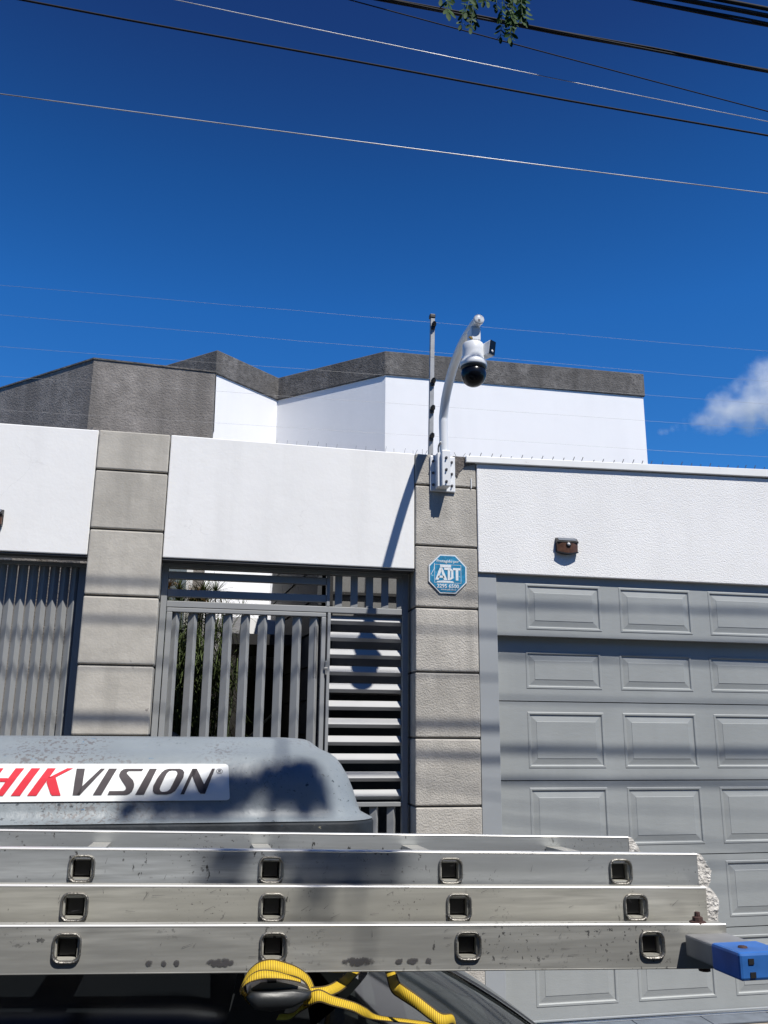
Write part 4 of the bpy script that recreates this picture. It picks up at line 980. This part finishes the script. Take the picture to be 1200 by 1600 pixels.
glyph([Q([(437, T2), (504, T2), (390, B2), (313, B2)], k2, o2)], 'dark_print')
out_ = [(610, T2), (710, T2), (738, 102), (752, 125), (745, 165), (700, 240), (668, 285), (630, 307), (590, B2), (510, B2), (482, 305), (468, 280), (472, 240), (510, 170), (545, 125), (575, 102)]
inn_ = [(640, 106), (672, 108), (686, 116), (690, 130), (684, 150), (640, 235), (622, 268), (600, 285), (575, 291), (553, 292), (536, 284), (530, 268), (538, 240), (572, 170), (595, 130), (615, 112)]
glyph([Q([out_[i], out_[(i+1) % 16], inn_[(i+1) % 16], inn_[i]], k2, o2) for i in range(16)], 'dark_print')
glyph([Q([(826, T2), (868, T2), (850, 145), (825, 158), (748, B2), (715, B2)], k2, o2), Q([(826, T2), (868, T2), (935, 235), (945, 290), (925, B2-4), (895, B2-6), (878, 290), (825, 158)], k2, o2), Q([(1010, T2), (1036, T2), (938, B2-4), (915, B2-4), (925, 240)], k2, o2)], 'dark_print')
ring_p = [(1077+29*math.cos(2*math.pi*i/20), 115+22*math.sin(2*math.pi*i/20)) for i in range(20)]; ring_i = [(1077+25*math.cos(2*math.pi*i/20), 115+18.5*math.sin(2*math.pi*i/20)) for i in range(20)]
glyph([Q([ring_p[i], ring_p[(i+1) % 20], ring_i[(i+1) % 20], ring_i[i]], k2, o2) for i in range(20)]+[Q([(1067, 103), (1071, 103), (1069, 128), (1065, 128)], k2, o2), Q([(1071, 103), (1086, 103), (1088, 107), (1071, 107)], k2, o2), Q([(1084, 105), (1089, 105), (1087, 115), (1082, 115)], k2, o2), Q([(1070, 113), (1085, 113), (1084, 117), (1070, 117)], k2, o2), Q([(1077, 117), (1081, 117), (1088, 128), (1083, 128)], k2, o2)], 'dark_print')

# ------------------------------------------------------------------ yellow strap
sw = thing('ratchet_strap', 'yellow webbing strap knotted round the roof bar, loose tail beyond', 'strap', (.12, 1.26, -.36))
def ribbon(pts, wid, nrm, parent=sw, name='webbing'):
    """pts centreline; nrm = list of width directions at the points"""
    wid *= .76; P = bez(pts, 8); Nn = bez(nrm, 8); g = Mesh(); uv = {}; s = 0
    for i, (p, d) in enumerate(zip(P, Nn)):
        d = Vector(d).normalized()*wid*.5
        if i: s += (p-P[i-1]).length
        g.v += [p-d, p+d]; uv[2*i] = (s, 0); uv[2*i+1] = (s, 1)
    for i in range(len(P)-1): g.f.append([2*i, 2*i+1, 2*i+3, 2*i+2]); g.smooth.append(True)
    g.uv = uv; o = build(name, g, 'webbing', parent)
    md = o.modifiers.new('thickness', 'SOLIDIFY'); md.thickness = .0010; md.offset = 0
    return o
up_ = (0.1, .55, .8)
ribbon([(0.0858, 1.285, -0.3581), (0.0732, 1.285, -0.3436), (0.0765, 1.28, -0.3284), (0.0918, 1.275, -0.3153), (0.1102, 1.272, -0.3115), (0.1296, 1.275, -0.3165), (0.1477, 1.28, -0.3238), (0.1618, 1.285, -0.335), (0.1692, 1.285, -0.3496)],
       .024, [(.3, .9, .1), (.3, .9, -.05), (.15, .9, .3), (0, .75, .6), (0, .6, .8), (0, .65, .7), (.1, .8, .5), (.3, .85, .3), (.4, .85, .2)])
ribbon([(0.0715, 1.27, -0.3420), (0.0735, 1.266, -0.3330), (0.0815, 1.262, -0.3240), (0.0959, 1.260, -0.3190), (0.1146, 1.260, -0.3200), (0.1320, 1.264, -0.3245), (0.150, 1.27, -.331)], .018, [(.2, .9, .1), (.2, .9, .1), (.1, .8, .4), (0, .7, .65), (0, .8, .5), (0, .95, .25), (0, 1, .1)])
ribbon([(0.155, 1.272, -0.3540), (0.1631, 1.268, -0.3525), (0.1757, 1.264, -0.3490), (0.1944, 1.27, -0.3575), (0.2244, 1.28, -0.3689), (0.2423, 1.29, -0.3797), (0.2644, 1.31, -0.393), (0.3152, 1.33, -0.4063), (0.3706, 1.36, -0.4238)],
       .022, [(0, .35, .95), (0, .4, .9), (.1, .6, .75), (.25, .8, .5), (.3, .85, .45), (.3, .8, .5), (.2, .95, .1), (0, 1, .05), (0, 1, .1)])
ribbon([(0.1642, 1.28, -0.3503), (0.1877, 1.285, -0.3496), (0.2108, 1.32, -0.3526), (0.2356, 1.37, -0.3522), (0.2612, 1.45, -0.357), (.28, 1.6, -.36)], .022, [(0, .5, .85), (-.2, .7, .6), (-.5, .6, .6), (-.7, .5, .4), (-.8, .4, .2), (-.8, .4, .2)])
ribbon([(.31, 1.6, -.35), (0.3062, 1.45, -0.3542), (0.2994, 1.38, -0.3592), (0.2943, 1.33, -0.3606), (0.2969, 1.3, -0.3594), (0.3124, 1.28, -0.3668), (0.3298, 1.27, -0.3784), (0.3448, 1.265, -0.3872), (0.3636, 1.28, -0.3909), (0.3748, 1.3, -0.4038)],
       .024, [(.9, .3, .2), (.9, .3, .2), (.85, .3, .3), (.7, .2, .6), (.35, .2, .9), (.2, .3, .9), (.15, .35, .9), (.2, .5, .8), (.3, .8, .4), (.2, .9, .1)])
ribbon([(0.1672, 1.28, -0.3607), (0.1538, 1.29, -0.3706), (0.1433, 1.31, -0.3852), (.13, 1.36, -.40)], .016, [(.3, .8, .5), (.4, .7, .6), (.5, .6, .6), (.5, .6, .6)])

# ------------------------------------------------------------------ overhead cables
def cable(label, Y, xa, za, xb, zb, r, material='cable', strands=1, sag=0.0, cat='cable'):
    g = Mesh(); s = (zb-za)/(xb-xa)
    for k in range(strands):
        a0 = 2*math.pi*k/max(1, strands); rr = 0 if strands == 1 else r*1.0
        pts = []
        for j in range(61):
            x = -14+j*.5; xm = (x-.9)
            pts.append((x, Y+rr*math.cos(a0+x*2.2), za+s*(x-xa)+sag*(xm*xm-1.5)+rr*math.sin(a0+x*2.2)+(.002*math.sin(x*3.1+k) if r > .004 else 0)))
        g.tube(pts, r, 6)
    o = build('overhead_cable', g, material, base=(.9, Y, za)); tag(o, label, cat, 'overhead cables along the street'); return o
cable('lowest overhead conductor, thin and pale grey', 3.25, -.959, 2.503, 2.574, 2.560, .0024, 'cable_grey', sag=.002)
cable('black overhead cable next above the lowest pale conductor', 3.20, -.92, 2.933, 2.57, 2.850, .0052, 'cable', sag=.002)
cable('pale thin conductor between two black overhead cables', 3.30, -.30, 3.161, 2.545, 3.030, .0020, 'cable_grey', sag=.002)
cable('thin black wire sloping just under the thick cable bundle', 3.25, .49, 3.278, 2.628, 3.040, .0032, 'cable', sag=.002)
cable('thick twisted black cable bundle passing behind the hanging leaves', 3.236, .669, 3.302, 2.644, 3.273, .0062, 'cable', 3, .002)
cable('black cable next above the bundle in the top corner', 3.20, 1.933, 3.531, 2.647, 3.526, .0068, 'cable', 2, .001)
cable('thick black cable second from the top in the corner', 3.18, 2.169, 3.561, 2.637, 3.559, .0125, 'cable', 1, .001)
cable('thick black cable highest in the top corner', 3.165, 2.321, 3.587, 2.630, 3.586, .0115, 'cable', 1, .001)
for z, r, n in ((3.83, .005, 1), (4.10, .0048, 2), (4.32, .005, 2)):
    cable('black street cable above the frame, its soft shadow on the garage door', 3.2, 0, z, 2, z, r, 'cable', n, .001)

# ------------------------------------------------------------------ tree overhead
tr = thing('street_tree', 'fine leaved tree overhead, its leaflets hanging into the top of the view', 'tree', (2.7, -1.8, -1.83))
g = Mesh()
g.tube(bez([(2.7, -1.8, -1.83), (2.68, -1.75, -.3), (2.6, -1.6, 1.0), (2.45, -1.4, 2.2), (2.1, -1.1, 3.0)], 5), [.17-.0055*i for i in range(21)], 12); build('trunk', g, 'bark', tr)
def limb(pts, r0, r1):
    P = bez(pts, 5); g = Mesh(); g.tube(P, [r0+(r1-r0)*i/(len(P)-1) for i in range(len(P))], 8); build('limb', g, 'bark', tr)
limb([(2.1, -1.1, 3.0), (1.8, -1.25, 3.15), (1.5, -1.25, 3.25), (1.3, -1.02, 3.25)], .02, .007)
limb([(1.3, -1.02, 3.25), (1.2, -.7, 3.3), (1.10, -.3, 3.4)], .0045, .003)
limb([(1.10, -.3, 3.4), (1.05, .6, 3.3), (.92, 1.4, 2.9), (.78, 1.95, 2.45)], .006, .003)
limb([(2.45, -1.4, 2.2), (3.0, -2.2, 3.1), (3.4, -2.8, 3.6)], .06, .015)
limb([(2.45, -1.4, 2.2), (1.9, -2.2, 2.9), (1.2, -2.9, 3.3)], .05, .012)
def leaflet(g, p, d, n, L, w):
    d = d.normalized(); s = d.cross(n).normalized(); n = s.cross(d)
    pts = [p, p+d*L*.25+s*w*.42, p+d*L*.6+s*w*.5, p+d*L*.9+s*w*.28, p+d*L, p+d*L*.9-s*w*.28, p+d*L*.6-s*w*.5, p+d*L*.25-s*w*.42]
    m1 = p+d*L*.5-n*w*.10
    g.add(pts+[m1], [(i, (i+1) % 8, 8) for i in range(8)], True)
def rv(): return Vector((random.gauss(0, 1), random.gauss(0, 1), random.gauss(0, 1))).normalized()
def frond(g, tip, top, npair, L):
    tip = Vector(tip); top = Vector(top); ax_ = (tip-top); side_ = ax_.cross(Vector((random.uniform(-.5, .5), 1, 0))).normalized()
    g.tube([top, tip], .0012, 4)
    for k in range(npair):
        t = .25+.75*(k+.6)/npair; p = top.lerp(tip, t)
        for s in (-1, 1):
            d = side_*s*.75+ax_.normalized()*random.uniform(.45, 1.0)+rv()*.25
            leaflet(g, p, d, Vector((random.gauss(0, .5), -1, random.gauss(.2, .5))), L*random.uniform(.75, 1.15), L*.38)
    leaflet(g, tip, ax_, Vector((0, -1, .2)), L, L*.46)
hang = Mesh(); random.seed(5)
for tip, n in (((.560, 1.98, 2.055), 2), ((.585, 2.0, 2.035), 2), ((.598, 2.03, 2.06), 2), ((.632, 1.97, 2.015), 3), ((.655, 2.0, 1.995), 3), ((.640, 2.05, 2.05), 3), ((.672, 2.02, 2.03), 3), ((.69, 1.98, 2.075), 3),
               ((.775, 2.0, 1.985), 4), ((.786, 2.02, 1.995), 4), ((.80, 1.96, 2.025), 4), ((.765, 2.05, 2.03), 4), ((.755, 1.97, 2.05), 4), ((.82, 2.0, 2.06), 3), ((.842, 2.03, 2.085), 3), ((.79, 2.0, 2.06), 4), ((.775, 1.95, 2.08), 4), ((.81, 2.06, 2.09), 3), ((.735, 2.0, 2.085), 3), ((.71, 2.0, 2.10), 3)):
    top_ = (tip[0]*.9+.075+random.uniform(-.02, .02), tip[1]*.8+.4, tip[2]+.11+random.uniform(0, .05)); frond(hang, tip, top_, n+2, .026)
    hang.tube(bez([top_, (top_[0]*.6+.31, top_[1]-.01, top_[2]+.07), (.78, 1.95, 2.45)], 4), .0017, 4)
build('hanging_leaves', hang, 'leaf_dark', tr)['kind'] = 'stuff'
RAW = Vector((0.47, -1.0, 1.75))
sh_ = Mesh(); random.seed(23)
pod_shade = []; random.seed(31)
for (x, z, sx_, sz_, n) in ((.150, -.085, .022, .014, 5), (.205, -.080, .016, .020, 7), (.190, -.115, .026, .016, 11), (.205, -.150, .030, .014, 10), (.125, -.140, .03, .014, 10), (.06, -.150, .03, .012, 10), (.0, -.160, .035, .010, 8), (-.07, -.170, .035, .006, 5)):
    for k in range(n): pod_shade.append(((x+random.gauss(0, sx_), 1.82, z+random.gauss(0, sz_)), random.uniform(.010, .024), random.uniform(.008, .018), random.randint(6, 13)))
for (P, rx, rz, n) in tuple(pod_shade)+(((.045, 1.42, -.205), .034, .045, 42), ((.19, 1.41, -.205), .05, .035, 46), ((.25, 1.40, -.205), .05, .032, 56), ((.30, 1.40, -.20), .03, .025, 16), ((.17, 1.37, -.255), .022, .025, 10)):
    for k in range(n):
        q = Vector(P)+Vector((random.gauss(0, rx*.55), 0, random.gauss(0, rz*.6)))+RAW*random.uniform(1.8, 2.3)
        leaflet(sh_, q, rv(), SUN+rv()*.5, .034, .017)
for k in range(5200):
    for _ in range(40):
        q = Vector((random.gauss(2.7, 1.0), random.gauss(-2.3, .8), random.gauss(3.5, .6)))
        if q.y+(q.z+.25)/1.75 < .85 and q.z > 2.2: break
    leaflet(sh_, q, rv(), rv(), .05, .026)
build('crown', sh_, 'leaf', tr)['kind'] = 'stuff'

# ------------------------------------------------------------------ cloud
def cloud():
    puffs = CLOUD
    bm = bmesh.new()
    for (x, y, z), r in puffs:
        bmesh.ops.create_icosphere(bm, subdivisions=2, radius=r*1.5, matrix=Matrix.Translation((x, y, z)))
    c = Vector(puffs[2][0])
    me = bpy.data.meshes.new('cloud'); 
    for v in bm.verts: v.co -= c
    bm.to_mesh(me); bm.free()
    o = bpy.data.objects.new('cloud', me); C.objects.link(o); o.location = c+Vector((0, 0, EYE))
    md = o.modifiers.new('union', 'REMESH'); md.mode = 'VOXEL'; md.voxel_size = 2.0
    dg = bpy.context.evaluated_depsgraph_get(); me2 = bpy.data.meshes.new_from_object(o.evaluated_get(dg)); o.modifiers.clear(); o.data = me2
    M = bpy.data.materials.new('cloud vapour'); M.use_nodes = True; t = M.node_tree; N = t.nodes; L = t.links
    N.remove(N['Principled BSDF']); out = N['Material Output']
    pv = N.new('ShaderNodeVolumePrincipled'); pv.inputs['Color'].default_value = (.97, .97, .972, 1); pv.inputs['Anisotropy'].default_value = .1
    tc = N.new('ShaderNodeTexCoord'); acc = None
    def mth(op, a, b=None, cl=False):
        n = N.new('ShaderNodeMath'); n.operation = op; n.use_clamp = cl
        for i, v in enumerate((a, b)):
            if v is None: continue
            if isinstance(v, (int, float)): n.inputs[i].default_value = v
            else: L.new(v, n.inputs[i])
        return n.outputs[0]
    nz = N.new('ShaderNodeTexNoise'); nz.inputs['Scale'].default_value = .085; nz.inputs['Detail'].default_value = 5; nz.inputs['Roughness'].default_value = .62; L.new(tc.outputs['Object'], nz.inputs['Vector'])
    for p, r in puffs:
        d = N.new('ShaderNodeVectorMath'); d.operation = 'DISTANCE'; d.inputs[1].default_value = Vector(p)-c; L.new(tc.outputs['Object'], d.inputs[0])
        v = mth('MULTIPLY', mth('SUBTRACT', 1.0, mth('DIVIDE', d.outputs['Value'], r*1.3)), min(1, .42+r/18))
        acc = v if acc is None else mth('MAXIMUM', acc, v)
    dens = mth('ADD', mth('MULTIPLY', acc, .85), mth('MULTIPLY', mth('SUBTRACT', nz.outputs['Fac'], .5), 1.9), True); dens = mth('POWER', dens, 1.6)
    L.new(mth('MULTIPLY', dens, .13), pv.inputs['Density']); L.new(pv.outputs[0], out.inputs['Volume'])
    o.data.materials.clear(); o.data.materials.append(M)
    tag(o, 'small white cloud with a wispy tail low in the blue sky', 'cloud')
CLOUD = [((338.9, 450, 216.1), 12.2), ((327.7, 450, 213.3), 6.9), ((327.8, 450, 197.8), 13.7), ((310.5, 450, 194.6), 11.2), ((301.1, 450, 188.7), 8.7), ((290.8, 450, 185.3), 5.9),
         ((285, 450, 183.4), 4.2), ((280, 450, 181.8), 3.4), ((275.5, 450, 180.2), 3.0), ((271, 450, 178.8), 2.7), ((267, 450, 177.4), 2.4), ((263, 450, 176.0), 2.1), ((351.6, 450, 211.1), 19.6), ((317.2, 450, 208.0), 5.6), ((340.4, 450, 193.7), 10.5)]
cloud()
